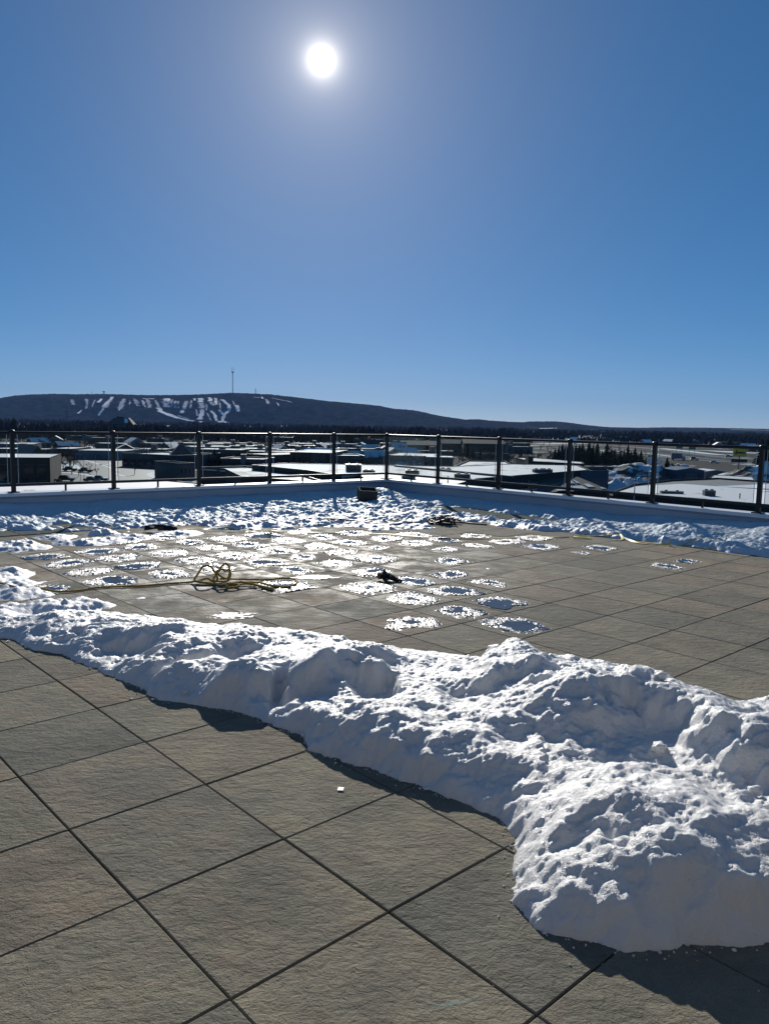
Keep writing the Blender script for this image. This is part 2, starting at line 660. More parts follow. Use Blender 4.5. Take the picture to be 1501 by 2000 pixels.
# ---------------------------------------------------------------- snow bank in the foreground
near = [(-3.49, 5.6), (-2.78, 5.53), (-2.72, 5.53), (-2.44, 5.28), (-2.19, 5.18), (-2.03, 5.04), (-1.78, 4.82), (-1.57, 4.61), (-1.46, 4.55),
        (-1.28, 4.34), (-1.11, 4.3), (-0.9, 4.22), (-0.68, 4.09), (-0.49, 3.94), (-0.4, 3.83), (-0.35, 3.69), (-0.2, 3.56), (-0.0, 3.46), (0.25, 3.25),
        (0.43, 3.14), (0.52, 3.03), (0.52, 2.87), (0.52, 2.77), (0.49, 2.6), (0.46, 2.47), (0.52, 2.34), (0.64, 2.28), (0.81, 2.24),
        (1.06, 2.27), (1.24, 2.29), (1.45, 2.28), (2.3, 2.15)]
far = [(3.3, 2.9), (3.2, 4.3), (2.75, 4.62), (2.4, 4.55), (2.0, 4.42), (1.78, 4.55), (1.62, 4.95), (1.25, 5.02), (0.92, 5.22), (0.42, 5.36), (-0.12, 5.55), (-0.55, 5.86),
       (-1.15, 5.95), (-1.8, 6.18), (-2.35, 6.32), (-2.9, 6.1), (-3.5, 6.2)]
step = 0.0085
gx, gy = np.meshgrid(np.arange(-3.75, 3.35, step), np.arange(2.05, 6.45, step))
wob = 0.035 * fbm(gx, gy, 3.5, 3, seed=3) + 0.016 * fbm(gx, gy, 13.0, 3, 0.6, seed=8)
dn = poly_sdf(gx, gy, near + far)
dnear = line_dist(gx, gy, near)
dfar = line_dist(gx, gy, far)
inside = dn + wob * 0.7
ca = np.interp(gx, [-3.6, -2.4, -1.0, 0.0, 0.6, 1.2, 1.8, 3], [0.09, 0.12, 0.155, 0.175, 0.18, 0.205, 0.215, 0.22])
wn_ = np.interp(gx, [-3, -1.4, -1.0, 0.0, 0.6, 1.2], [0.12, 0.17, 0.16, 0.16, 0.16, 0.17])
rise = 1 - np.exp(-np.clip(np.minimum(inside, dnear + wob), 0, None) / wn_)
rise = np.minimum(rise, 1.0) ** 0.85
back = 1 - np.exp(-np.clip(dfar + wob, 0, None) / np.interp(gx, [-3, -0.5, 0.4, 1.2], [0.20, 0.22, 0.34, 0.34]))
H = ca * rise * np.clip(back, 0, 1)


def lump(x, y, rx, ry, rot, amp, p=2.0):
    c, s = math.cos(rot), math.sin(rot)
    a, b = ((gx - x) * c + (gy - y) * s) / rx, (-(gx - x) * s + (gy - y) * c) / ry
    r = np.sqrt(a * a + b * b)
    return amp * np.exp(-r ** p)


warp = 0.10 * fbm(gx, gy, 3.5, 4, seed=21)
gx0, gy0 = gx, gy
gx, gy = gx + warp, gy + 0.10 * fbm(gx, gy, 3.5, 4, seed=33)
mask = np.clip(inside / 0.09, 0, 1)
F = 0
# tall ridge on the right with its steep shaded face towards the viewer
crest = [(0.55, 3.75), (0.80, 3.62), (1.02, 3.72), (1.18, 3.88), (1.33, 3.92), (1.45, 3.72), (1.52, 3.45), (1.62, 3.18), (1.80, 3.02), (2.1, 3.05), (2.6, 3.0), (3.6, 3.0), (3.6, 5.2), (0.9, 5.2), (0.55, 4.4)]
sdc = poly_sdf(gx, gy, crest)
F = F + (0.135 * sstep(-0.20, 0.015, sdc) - 0.11 * sstep(0.02, 0.55, sdc)) * sstep(0.5, 1.15, gx + 0.3 * (gy - 3.7))
F = F - 0.03 * np.exp(-((sdc + 0.28) / 0.16) ** 2) * (gx > 0.7)
F = F + lump(1.30, 4.02, 0.16, 0.12, 0.4, 0.05, 2.2)
F = F - lump(2.02, 3.55, 0.16, 0.15, 0.0, 0.15, 4.0)
# the lower lobe in front
F = F + lump(1.0, 2.72, 0.45, 0.22, 0.05, 0.055, 2.5)
F = F + lump(1.05, 2.46, 0.30, 0.12, 0.0, 0.055, 3.0)
F = F - lump(0.80, 2.62, 0.12, 0.09, 0.3, 0.06, 2.4)
F = F + lump(1.5, 2.62, 0.30, 0.22, 0.1, 0.05, 2.5)
# mounds and scoops along the middle
F = F + lump(0.60, 4.30, 0.15, 0.12, 0.3, 0.03, 2.2)
F = F - lump(0.52, 4.10, 0.20, 0.14, 0.2, 0.07, 3.0)
F = F + lump(0.86, 4.35, 0.12, 0.10, 0.0, 0.035, 2.2)
F = F - lump(0.80, 4.12, 0.14, 0.10, 0.3, 0.07, 3.0)
F = F + lump(-0.12, 4.62, 0.20, 0.12, 0.2, 0.09, 2.6)
F = F - lump(-0.06, 4.28, 0.17, 0.15, 0.3, 0.15, 4.0)
F = F + lump(-0.38, 4.50, 0.22, 0.10, 0.3, 0.08, 2.6)
F = F - lump(-0.48, 4.22, 0.20, 0.10, 0.35, 0.10, 3.0)
F = F + lump(-0.86, 4.30, 0.20, 0.14, 0.1, 0.10, 3.0)
F = F - lump(-0.62, 4.34, 0.07, 0.10, 0.4, 0.14, 4.0)
F = F + lump(-0.28, 3.86, 0.26, 0.12, -0.4, 0.05, 2.5)
F = F + lump(0.22, 3.52, 0.40, 0.16, -0.35, 0.05, 2.5)
F = F - lump(-1.12, 4.74, 0.36, 0.07, 0.62, 0.10, 3.0)
F = F + lump(-1.18, 5.02, 0.40, 0.10, 0.5, 0.06, 2.5)
F = F - lump(-1.70, 5.10, 0.20, 0.13, 0.1, 0.10, 4.0)
F = F + lump(-1.66, 5.36, 0.26, 0.10, 0.1, 0.05, 2.5)
F = F - lump(-2.02, 5.66, 0.16, 0.07, 0.1, 0.05, 4.0)
F = F - lump(-1.46, 4.86, 0.22, 0.05, 0.55, 0.05, 3.0)
F = F - lump(-2.2, 5.40, 0.30, 0.04, 0.6, 0.03, 3.0)
gx, gy = gx0, gy0
# random hummocks, then clods, then granular melt texture
F = F + 0.042 * fbm(gx * 0.85 + gy * 0.4, gy, 1.9, 3, 0.5, seed=40)
cl = fbm(gx + 0.6 * warp, gy, 6.5, 3, 0.55, seed=50, billow=True)
F = F + 0.006 * cl + 0.018 * fbm(gx, gy, 5.0, 3, 0.5, seed=45)
F = F - 0.0046 * fbm(gx * 0.8, gy * 1.15, 19.0, 3, 0.6, seed=61, billow=True)
F = F + 0.0024 * fbm(gx, gy, 48.0, 2, 0.6, seed=70)
Zb = H + F * mask * np.clip(H / 0.08, 0, 1)
Zb = np.where(inside > 0, np.maximum(Zb, 0.012 * np.clip(inside / 0.02, 0, 1) + 0.004 * cl), -0.03)
Zb = np.where(inside <= 0.0, np.clip(inside * 2.0, -0.03, 0), Zb)
fm = np.maximum(np.maximum(Zb[:-1, :-1], Zb[1:, :-1]), np.maximum(Zb[:-1, 1:], Zb[1:, 1:])) > -0.012
bank = link('snow_bank', height_mesh('snow_bank', gx, gy, Zb, fm), 'bank_snow', smooth=True)
tag(bank, 'long lumpy bank of shovelled snow across the foreground pavers', 'snow bank')


def bank_z(x, y):
    i, j = int((y - 2.05) / step), int((x + 3.75) / step)
    return float(Zb[i, j]) if 0 <= i < Zb.shape[0] and 0 <= j < Zb.shape[1] else 0.0


def clod(x, y, z, r, seed, label, mat='bank_snow'):
    bm = bmesh.new()
    bmesh.ops.create_icosphere(bm, subdivisions=3, radius=r)
    for vtx in bm.verts:
        p = vtx.co
        n = Vector((p.x * 3 / r + seed, p.y * 3 / r, p.z * 3 / r))
        k = 1 + 0.22 * math.sin(n.x * 1.3 + n.y) * math.cos(n.z * 1.1 + seed) + 0.10 * math.sin(n.y * 2.7 + seed * 2)
        vtx.co = Vector((p.x * k * 1.15, p.y * k, p.z * k * 0.8))
    me = bpy.data.meshes.new('snow_clod')
    bm.to_mesh(me)
    bm.free()
    o = link('snow_clod', me, mat, smooth=True)
    o.location = (x, y, z)
    o.rotation_euler = (0, 0, seed)
    return tag(o, label, 'snow clod')


for (px_, r_, sd, lb) in (((1.44, 3.91), 0.032, 1.0, 'small snow clod sitting on the right shoulder of the snow ridge'),
                          ((0.71, 4.8), 0.05, 2.4, 'flat snow clod on the far crest of the snow bank'),
                          ((1.26, 3.38), 0.03, 4.1, 'snow clod at the lip of the shaded ridge face'),
                          ((-1.13, 4.35), 0.018, 3.3, 'tiny snow clod fallen at the foot of the bank, left part'),
                          ((-0.39, 3.84), 0.016, 5.2, 'tiny snow clod on the paver where the bank bends'),
                          ((1.47, 2.92), 0.025, 6.1, 'snow clod at the right end below the shaded hollow')):
    zz = bank_z(*px_)
    clod(px_[0], px_[1], max(0.0, zz) + r_ * 0.45, r_, sd, lb)

# crushed ice flakes along the foot of the bank
fl = MB()
edge_pts = [Vector((*p, 0)) for p in near[1:-2]]
for a_, b_ in zip(edge_pts[:-1], edge_pts[1:]):
    t_ = (b_ - a_)
    nrm_ = Vector((t_.y, -t_.x, 0)).normalized()
    for k in range(int(t_.length * 95)):
        d_ = abs(random.gauss(0, 0.03)) * (1 if random.random() < 0.85 else 3) - 0.015
        q = a_ + t_ * random.random() + nrm_ * d_
        r_ = random.uniform(0.0012, 0.0045) if random.random() < 0.93 else random.uniform(0.005, 0.011)
        top = [(q.x + r_ * math.cos(w) * random.uniform(0.6, 1.3), q.y + r_ * math.sin(w) * random.uniform(0.6, 1.3), r_ * random.uniform(0.2, 0.9)) for w in (0.3, 1.7, 2.9, 4.0, 5.3)]
        fl.add(top + [(q.x, q.y, r_ * 1.4), (q.x, q.y, -0.002)], [(i, (i + 1) % 5, 5) for i in range(5)] + [((i + 1) % 5, i, 6) for i in range(5)])
for k in range(110):
    q = Vector((random.uniform(-1.6, 0.6), random.uniform(1.7, 3.4), 0))
    r_ = random.uniform(0.0008, 0.0024)
    fl.add([(q.x + r_, q.y, 0.0005), (q.x - r_ * 0.6, q.y + r_, 0.0005), (q.x - r_ * 0.5, q.y - r_, 0.0005), (q.x, q.y, r_)], [(0, 1, 3), (1, 2, 3), (2, 0, 3)])
o = fl.build('ice_crumbs', 'bank_snow')
kind(o, 'stuff', 'crushed ice crumbs along the foot of the snow bank')

# ---------------------------------------------------------------- snow lying along the parapets
st2 = 0.019
gu, gv = np.meshgrid(np.arange(-0.6, 11.0, st2), np.arange(-1.6, 11.0, st2))
vL, uR = wall_left_v(gu) - 0.16, wall_right_u(gv) - 0.16
dl, dr = vL - gv, uR - gu
nlow = fbm(gu, gv, 0.8, 3, seed=90)
nmid = fbm(gu * 1.0, gv * 1.0, 3.2, 3, 0.55, seed=95)
W1 = np.interp(gu, [-1, 1.2, 2.2, 3.0, 3.95, 4.9, 5.9, 7.1, 8.2, 9.0, 10.5], [1.3, 1.6, 2.1, 2.3, 2.7, 3.3, 4.0, 4.3, 4.6, 4.8, 5.0]) + 0.45 * nlow
W2 = np.interp(gv, [-1, 1, 2.5, 3.6, 4.5, 6, 8], [2.3, 1.95, 2.05, 1.95, 2.3, 2.4, 2.6]) + 0.25 * nlow
t1 = 0.11 * np.exp(-(dl / 0.42) ** 2) * (1 + 0.5 * nlow) + 0.055 * sstep(0, 0.9, W1 - dl) + 0.055 * sstep(-0.9, 0.0, W1 - dl) - 0.055
t2 = (np.interp(gv, [-1, 1.5, 3.5, 5, 9], [0.12, 0.12, 0.09, 0.08, 0.09]) * np.exp(-(dr / 0.38) ** 2) * (1 + 0.5 * nlow)
      + np.interp(gv, [-1, 1, 3, 5, 9], [0.16, 0.15, 0.13, 0.11, 0.10]) * sstep(0, 0.35, W2 - dr) - 0.06)
T = np.maximum(t1, t2)
T = T + 0.17 * np.exp(-((gu - 10.1) ** 2 + (gv - 9.4) ** 2) / 0.16)
# bare strip beside the right-hand wall
T = T - 0.16 * np.exp(-((dr - 0.95) / 0.28) ** 2) * sstep(4.4, 5.0, gv) * (1 - sstep(7.2, 8.0, gv))
T = T + 0.10 * np.exp(-((gu - 10.4) ** 2 / 0.3 + (gv - 1.5) ** 2 / 0.12)) + 0.12 * np.exp(-((gu - 10.2) ** 2 / 0.1 + (gv - 2.6) ** 2 / 0.2))
# joints stay clear where the snow is thin
eu = np.abs((gu / S) - np.round(gu / S)) * S
ev = np.abs((gv / S) - np.round(gv / S)) * S
joint = np.exp(-(np.minimum(eu, ev) / 0.045) ** 2)
thin = 1 - sstep(0.04, 0.10, T)
T = T - 0.03 * joint * thin
T = T + thin * (-0.018 + 0.05 * nmid + 0.03 * nlow)
# separate low lumps further out on the paving
for (cu, cv), ru, rv, am in (((2.06, 7.16), 0.45, 0.28, 0.10), ((1.82, 7.14), 0.4, 0.3, 0.08), ((3.07, 7.02), 0.42, 0.25, 0.055), ((3.43, 7.11), 0.35, 0.3, 0.05), ((2.7, 7.01), 0.4, 0.2, 0.05),
                             ((5.22, 7.21), 0.45, 0.30, 0.12), ((2.68, 7.69), 0.3, 0.3, 0.05), ((4.19, 7.12), 0.4, 0.3, 0.04), ((1.35, 5.37), 0.30, 0.40, 0.06), ((1.15, 4.47), 0.35, 0.25, 0.06), ((1.08, 5.09), 0.5, 0.5, 0.08),
                             ((1.0, 3.79), 0.35, 0.22, 0.08), ((1.21, 3.67), 0.45, 0.25, 0.09), ((0.7, 3.53), 0.35, 0.3, 0.08), ((1.5, 3.62), 0.30, 0.16, 0.06)):
    c, s = math.cos(0.83), math.sin(0.83)
    a, b = ((gu - cu) * c - (gv - cv) * s) / ru, ((gu - cu) * s + (gv - cv) * c) / rv
    T = np.maximum(T, 0.8 * am * (1.6 * np.exp(-((a * a + b * b) * 1.5) ** 1.2) - 0.45 + 0.35 * nmid))
body = np.clip(T / 0.05, 0, 1)
cl2 = fbm(gu + 0.05 * nmid, gv, 4.2, 4, 0.6, seed=101, billow=True)
T2 = T + body * sstep(0.15, 1.0, np.minimum(dl, dr)) * (0.013 * cl2 + 0.026 * fbm(gu, gv, 2.4, 4, 0.55, seed=111) - 0.010 * fbm(gu, gv, 9.0, 3, 0.6, seed=116, billow=True)) + np.clip(T / 0.02, 0, 1) * 0.008 * fbm(gu, gv, 16.0, 2, 0.6, seed=120)
T2 = np.where((dl < -0.02) | (dr < -0.02), -0.05, T2)
ok = np.maximum(np.maximum(T2[:-1, :-1], T2[1:, :-1]), np.maximum(T2[:-1, 1:], T2[1:, 1:])) > 0.0
XX, YY = uv(gu, gv)
YYm = (YY[:-1, :-1] > 4.6) & (np.abs(XX[:-1, :-1]) < 0.56 * YY[:-1, :-1] + 1.2)
drift = link('snow_drift', height_mesh('snow_drift', XX, YY, np.maximum(T2, -0.02), ok & YYm), 'drift_snow', smooth=True)
tag(drift, 'old trodden snow lying along both parapets and into the corner', 'snow drift')


def drift_z(x, y):
    u, v = to_uv(x, y)
    i, j = int((v + 1.6) / st2), int((u + 0.6) / st2)
    return max(0.0, float(T2[i, j])) if 0 <= i < T2.shape[0] and 0 <= j < T2.shape[1] else 0.0


# ---------------------------------------------------------------- ice and meltwater lying in the dished pavers
PUD = [(6, 4), (6, 3), (5, 2), (6, 2), (6, 1), (7, 2), (7, 3), (8, 4), (8, 3), (7, 4), (9, 5), (7, 5), (8, 6), (7, 6), (7, 7), (6, 6), (6, 7), (5, 5), (7, 8), (8, 8), (8, 7), (9, 7), (10, 7),
       (10, 6), (11, 7), (11, 6), (12, 6), (12, 5), (9, 8), (10, 8), (11, 8), (9, 9), (8, 9), (12, 7), (3, 9), (4, 9), (3, 8), (4, 8), (4, 7), (3, 7), (2, 7), (4, 10), (5, 9), (5, 8),
       (5, 7), (6, 8), (7, 9), (6, 9), (6, 10), (5, 10), (5, 11), (6, 11), (7, 10), (13, 4), (13, 2), (12, 2), (12, 4), (8, 10), (9, 10), (10, 9), (3, 10), (13, 6)]
WATER = {(13, 4), (13, 2), (12, 2), (12, 5), (7, 2), (6, 1), (12, 4)}           # mostly open water
SMALL = {(9, 7): 0.5, (8, 3): 0.8, (13, 2): 0.6, (12, 2): 0.75, (2, 7): 0.8, (8, 4): 0.9, (3, 7): 0.95, (6, 1): 1.15, (12, 4): 0.6, (5, 5): 1.1}
SPECIAL = {(6, 1): 'largest dark meltwater puddle with a frosty rim, nearest the snow bank on the right', (5, 2): 'icy puddle nearest the snow bank, grainy white on its left half',
           (6, 2): 'icy puddle just behind the two nearest the snow bank', (7, 2): 'flat blue meltwater puddle to the right of the icy row', (6, 3): 'bright oval ice patch in front of the crumpled dark scrap',
           (6, 4): 'white ice patch below and left of the crumpled dark scrap', (7, 4): 'grainy ice patch touching the right tip of the crumpled scrap', (5, 5): 'blinding white ice patch under the loop of the yellow rope',
           (7, 5): 'glaring ice patch directly behind the crumpled dark scrap', (9, 5): 'lone oval ice puddle on the bare pavers right of centre', (13, 4): 'blue meltwater film beside the yellow tape by the right-hand snow',
           (12, 2): 'small ragged blue puddle alone on the bare right-hand pavers', (13, 2): 'faint damp blue film in front of the yellow tape knot', (2, 7): 'thin icy patch beside the yellow rope at far left',
           (3, 7): 'dark icy puddle just behind the long yellow rope', (7, 3): 'ribbed ice patch between the crumpled scrap and the blue puddle', (8, 3): 'slim white ice streak, rightmost of the front ice patches',
           (8, 4): 'oval ice patch behind the ribbed one, right of the scrap', (12, 4): 'pale dried frost mark on the bare pavers right of centre', (5, 7): 'icy puddle right behind the standing rope loops'}
xs = np.linspace(-0.3, 0.3, 64)
pa, pb = np.meshgrid(xs, xs)
for n, (ci, cj) in enumerate(PUD):
    k = SMALL.get((ci, cj), 1.0)
    a = pa + 0.045 * fbm(pa + n * 3.1, pb, 7.0, 2, seed=200 + n)
    b = pb + 0.045 * fbm(pa, pb + n * 2.3, 7.0, 2, seed=300 + n)
    ru, rv = random.uniform(0.15, 0.27) * k, random.uniform(0.17, 0.27) * k
    ox, oy = random.uniform(-0.06, 0.03), random.uniform(-0.06, 0.03)
    a, b = a + 0.055 * fbm(pa + n, pb, 2.6, 2, seed=230 + n), b + 0.055 * fbm(pa, pb + n, 2.6, 2, seed=260 + n)
    r = (np.abs((a - ox) / ru) ** 2.3 + np.abs((b - oy) / rv) ** 2.3) ** (1 / 2.3)
    u0, v0 = (ci + 0.5) * S, (cj + 0.5) * S
    cx, cy = uv(u0, v0)
    lim = np.maximum(np.abs(pa), np.abs(pb)) < 0.288
    wz = np.where(r < 1.0, 0.0042, 0.0)
    kw = ((r[:-1, :-1] < 1) & lim[:-1, :-1])
    if kw.sum() < 20:
        continue
    rootw = link('ice_puddle', height_mesh('ice_puddle', pa, pb, np.full(pa.shape, 0.0042), kw), 'meltwater', smooth=True)
    rootw.location = (cx, cy, 0)
    rootw.rotation_euler = (0, 0, YAW)
    # grainy ice: heaped at the rim, patchy in the middle
    hole = random.uniform(0.15, 0.62) if (ci, cj) not in WATER else random.uniform(0.5, 0.62)
    g1 = fbm(pa + n * 1.7, pb, 9.0, 3, 0.6, seed=400 + n)
    side = (pa * random.uniform(-1, 1) + pb * random.uniform(-1, 1)) * 1.2
    g2 = fbm(pa + n, pb, 38.0, 2, 0.6, seed=450 + n)
    th = sstep(hole - 0.2, hole + 0.3, r + 0.25 * g1 + 0.12 * g2 + side) * (1 - sstep(0.72, 1.10, r + 0.12 * g1 + 0.16 * g2))
    hz = 0.0042 + th * (0.004 + 0.009 * np.clip(fbm(pa, pb, 34.0, 2, 0.6, seed=500 + n, billow=True), -0.4, 2)) - (1 - th) * 0.004
    kk = (np.maximum(th[:-1, :-1], th[1:, 1:]) > 0.22) & lim[:-1, :-1]
    if kk.sum() > 5:
        link('ice_rim', height_mesh('ice_rim', pa, pb, hz, kk), 'grainy_ice', rootw, smooth=True)
    if (ci, cj) in SPECIAL:
        tag(rootw, SPECIAL[(ci, cj)], 'ice puddle', 'icy puddles on the pavers')
    else:
        wh = ('small icy puddle on the pavers left of the rope loops' if ci <= 5 and cj >= 7 else
              'glinting ice patch in the rows behind the rope loops' if ci <= 8 else
              'small far ice patch in front of the dark cable coil')
        tag(rootw, wh, 'ice puddle', wh.replace('small icy puddle', 'icy puddles').replace('glinting ice patch', 'ice patches').replace('small ice patch', 'ice patches'))

# pale frost marks left where patches have dried
simple('frost_mark', (0.55, 0.56, 0.55), 0.5, 0.25, 30.0, bumpy=0.5, bscale=120)
for (c_, rx, ry, rz, lb) in (((-1.26, 6.31), 0.20, 0.16, 0.3, 'pale frosty mark on the pavers behind the snow bank, left of centre'),
                             ((-0.74, 7.99), 0.30, 0.14, 0.1, 'pale frosty mark beside the right end of the rope loop')):
    xs2 = np.linspace(-1.2, 1.2, 40)
    fa, fb = np.meshgrid(xs2, xs2)
    rr = np.hypot(fa, fb) + 0.5 * fbm(fa, fb, 3.0, 4, 0.7, seed=int(c_[1] * 100))
    o = link('frost_mark', height_mesh('frost_mark', fa * rx, fb * ry, 0.0025 + 0.002 * (rr < 1), rr[:-1, :-1] < 0.62), 'frost_mark')
    o.location = (c_[0], c_[1], 0)
    o.rotation_euler = (0, 0, rz)
    tag(o, lb, 'frost mark')

# ---------------------------------------------------------------- parapets and glass railing
ZP = 0.36        # top of the coping
ZR = 1.375       # top of the hand rail
PL = [(-1.85, wall_left_v(-1.85)), (-0.2, wall_left_v(-0.2)), (1.43, wall_left_v(1.43)), (3.07, 10.68), (4.74, 10.60), (6.38, 10.50), (7.93, 10.40), (9.50, 10.28), (10.96, 10.18)]
PR = [(10.96, 10.18), (11.0, 8.60), (11.02, 6.96), (11.06, 5.34), (11.08, 3.68), (11.09, 1.94), (11.11, 0.25), (11.13, -1.45)]


def seg_box(mb, a, b, off0, off1, z0, z1):
    """slab along a->b (terrace coordinates), off measured to the right of the direction of travel"""
    ax, ay = a
    bx, by = b
    L = math.hypot(bx - ax, by - ay)
    nx, ny = (by - ay) / L, -(bx - ax) / L
    q = [(ax + nx * off0, ay + ny * off0), (bx + nx * off0, by + ny * off0), (bx + nx * off1, by + ny * off1), (ax + nx * off1, ay + ny * off1)]
    mb.prism([uv(*p) for p in q], z0, z1)


for nm, a, b, lab in (('left', (-6.0, wall_left_v(-6.0)), (11.14, 10.16), 'low white parapet along the left side of the terrace'),
                      ('right', (10.96, 10.36), (11.21, -6.0), 'low white parapet along the right side of the terrace')):
    # a -> b, terrace interior lies to the right of travel
    if nm == 'left':
        i0, o0 = 0.16, -0.16
    else:
        i0, o0 = 0.16, -0.16
    wall = MB()
    seg_box(wall, a, b, o0, i0, -0.04, ZP - 0.05)
    w = wall.build('parapet_wall', 'parapet_render')
    tag(w, lab, 'parapet', 'parapets round the terrace')
    cop = MB()
    seg_box(cop, a, b, o0 - 0.03, i0 + 0.035, ZP - 0.048, ZP)
    cop.build('coping', 'coping_metal', w)
    fls = MB()
    seg_box(fls, a, b, i0 + 0.002, i0 + 0.014, ZP - 0.085, ZP - 0.05)
    fls.build('flashing', 'flashing', w)
    seam = MB()
    L = math.hypot(b[0] - a[0], b[1] - a[1])
    for k in range(1, int(L / 3.0)):
        f0, f1 = 3.0 * k / L, (3.0 * k + 0.05) / L
        p0 = (a[0] + (b[0] - a[0]) * f0, a[1] + (b[1] - a[1]) * f0)
        p1 = (a[0] + (b[0] - a[0]) * f1, a[1] + (b[1] - a[1]) * f1)
        seg_box(seam, p0, p1, o0 - 0.033, i0 + 0.038, ZP - 0.05, ZP + 0.003)
    seam.build('coping_seam', 'coping_metal', w)

gm, gnt, gb = new_mat('railing_glass')
tr = node(gnt, 'ShaderNodeBsdfTransparent')
tr.inputs[0].default_value = (0.82, 0.85, 0.86, 1)
gl = node(gnt, 'ShaderNodeBsdfGlossy')
gl.inputs['Roughness'].default_value = 0.03
fr = node(gnt, 'ShaderNodeFresnel')
fr.inputs[0].default_value = 1.45
mx = node(gnt, 'ShaderNodeMixShader')
gnt.links.new(nmath(gnt, 'MULTIPLY', fr.outputs[0], 0.3), mx.inputs[0])
gnt.links.new(tr.outputs[0], mx.inputs[1])
gnt.links.new(gl.outputs[0], mx.inputs[2])
gnt.links.new(mx.outputs[0], gnt.nodes['Material Output'].inputs[0])
simple('glass_edge', (0.62, 0.68, 0.66), 0.25, 0.05)

posts_done = set()
for side, PTS, lab in (('left', PL, 'black metal and glass railing along the left parapet'), ('right', PR, 'black metal and glass railing along the right parapet')):
    root = empty('glass_railing', uv(*PTS[0], ZP))
    inv = root.matrix_basis.inverted()
    tag(root, lab, 'railing', 'railings round the terrace')

    def part(mb, name, mat, sm=False):
        mb.v = [(x - root.location.x, y - root.location.y, z - root.location.z) for x, y, z in mb.v]
        return mb.build(name, mat, root, sm)
    n = len(PTS)
    for k, p in enumerate(PTS):
        if side == 'right' and k == 0:
            continue                                     # the corner post belongs to the left run
        x, y = uv(*p)
        mb = MB()
        mb.box(x - 0.031, x + 0.031, y - 0.031, y + 0.031, ZP + 0.012, ZR - 0.012, YAW)
        po = part(mb, 'post', 'black_rail_paint')
        cap = MB()
        cap.lathe([(0.05, 0), (0.05, 0.012), (0.038, 0.028), (0.012, 0.036)], (x - root.location.x, y - root.location.y, ZR - 0.014 - root.location.z), 12)
        cap.build('post_cap', 'black_rail_paint', po, True)
        bp = MB()
        bp.box(x - 0.075, x + 0.075, y - 0.075, y + 0.075, ZP + 0.001, ZP + 0.016, YAW)
        bp.v = [(a - root.location.x, b - root.location.y, c - root.location.z) for a, b, c in bp.v]
        bp.build('base_plate', 'black_rail_paint', po)
    for a, b in zip(PTS[:-1], PTS[1:]):
        A, B = Vector(uv(*a, 0)), Vector(uv(*b, 0))
        d = (B - A).normalized()
        nrm = Vector((-d.y, d.x, 0))
        L = (B - A).length

        def bar(s0, s1, half, z0, z1):
            mb = MB()
            q = [A + d * s0 + nrm * half, A + d * s1 + nrm * half, A + d * s1 - nrm * half, A + d * s0 - nrm * half]
            mb.prism([(t.x, t.y) for t in q], z0, z1)
            return mb
        tube = MB()
        ring = [(0.026 * math.cos(t), 0.024 * math.sin(t)) for t in np.linspace(0, 2 * math.pi, 13)[:-1]]
        vs = []
        for s_ in (0.036, L - 0.036):
            for (h_, z_) in ring:
                q = A + d * s_ + nrm * h_
                vs.append((q.x, q.y, ZR - 0.026 + z_))
        tube.add(vs, [(i, (i + 1) % 12, 12 + (i + 1) % 12, 12 + i) for i in range(12)] + [tuple(range(11, -1, -1)), tuple(range(12, 24))])
        part(tube, 'top_rail', 'black_rail_paint', False)
        part(bar(0.038, L - 0.038, 0.021, 0.462, 0.508), 'bottom_rail', 'black_rail_paint')
        part(bar(L / 2 - 0.014, L / 2 + 0.014, 0.014, ZP, 0.462), 'rail_support', 'black_rail_paint')
        g = part(bar(0.085, L - 0.085, 0.005, 0.509, ZR - 0.052), 'glass_panel', gm)
        for s0 in (0.079, L - 0.085):
            e = bar(s0, s0 + 0.006, 0.0052, 0.512, ZR - 0.054)
            e.v = [(x - root.location.x, y - root.location.y, z - root.location.z) for x, y, z in e.v]
            e.build('glass_edge', 'glass_edge', g)


# ---------------------------------------------------------------- things lying on the terrace
simple('yellow_rope', (0.44, 0.29, 0.045), 0.75, 0.35, 60.0, bumpy=0.4, bscale=250)
simple('yellow_strap', (0.62, 0.52, 0.12), 0.55, 0.2, 20.0)
simple('black_cable', (0.02, 0.02, 0.022), 0.42, 0.2)
simple('dark_cloth', (0.022, 0.020, 0.022), 0.85, 0.3, 30.0, bumpy=0.4, bscale=150)
simple('orange_leather', (0.34, 0.15, 0.045), 0.7, 0.3, 30.0)
simple('block_concrete', (0.05, 0.05, 0.045), 0.9, 0.25, 12.0, bumpy=0.5, bscale=120)
simple('white_plastic', (0.78, 0.78, 0.76), 0.4, 0.05)


def rope(name, pts, r, parent=None, per=10, twist=0.055, mat='yellow_rope', strands=3):
    """laid rope: three strands wound round the path"""
    path = spline(pts, per)
    # even spacing
    out, acc = [path[0]], 0.0
    for a, b in zip(path[:-1], path[1:]):
        L = (b - a).length
        k = max(1, int(L / 0.011))
        for q in range(1, k + 1):
            out.append(a.lerp(b, q / k))
    mb = MB()
    ref = None
    frames = []
    for i, p in enumerate(out):
        t = (out[min(i + 1, len(out) - 1)] - out[max(i - 1, 0)]).normalized()
        if ref is None:
            ref = t.orthogonal()
        ref = (ref - t * ref.dot(t)).normalized()
        frames.append((p, ref.copy(), t.cross(ref)))
    s = 0.0
    for k in range(strands):
        pp, s = [], 0.0
        for i, (p, a, b) in enumerate(frames):
            if i:
                s += (p - frames[i - 1][0]).length
            an = 2 * math.pi * (k / strands + s / twist)
            pp.append(p + (a * math.cos(an) + b * math.sin(an)) * r * 0.62)
        mb.tube(pp, r * 0.50, 6)
    return mb.build(name, mat, parent, True)


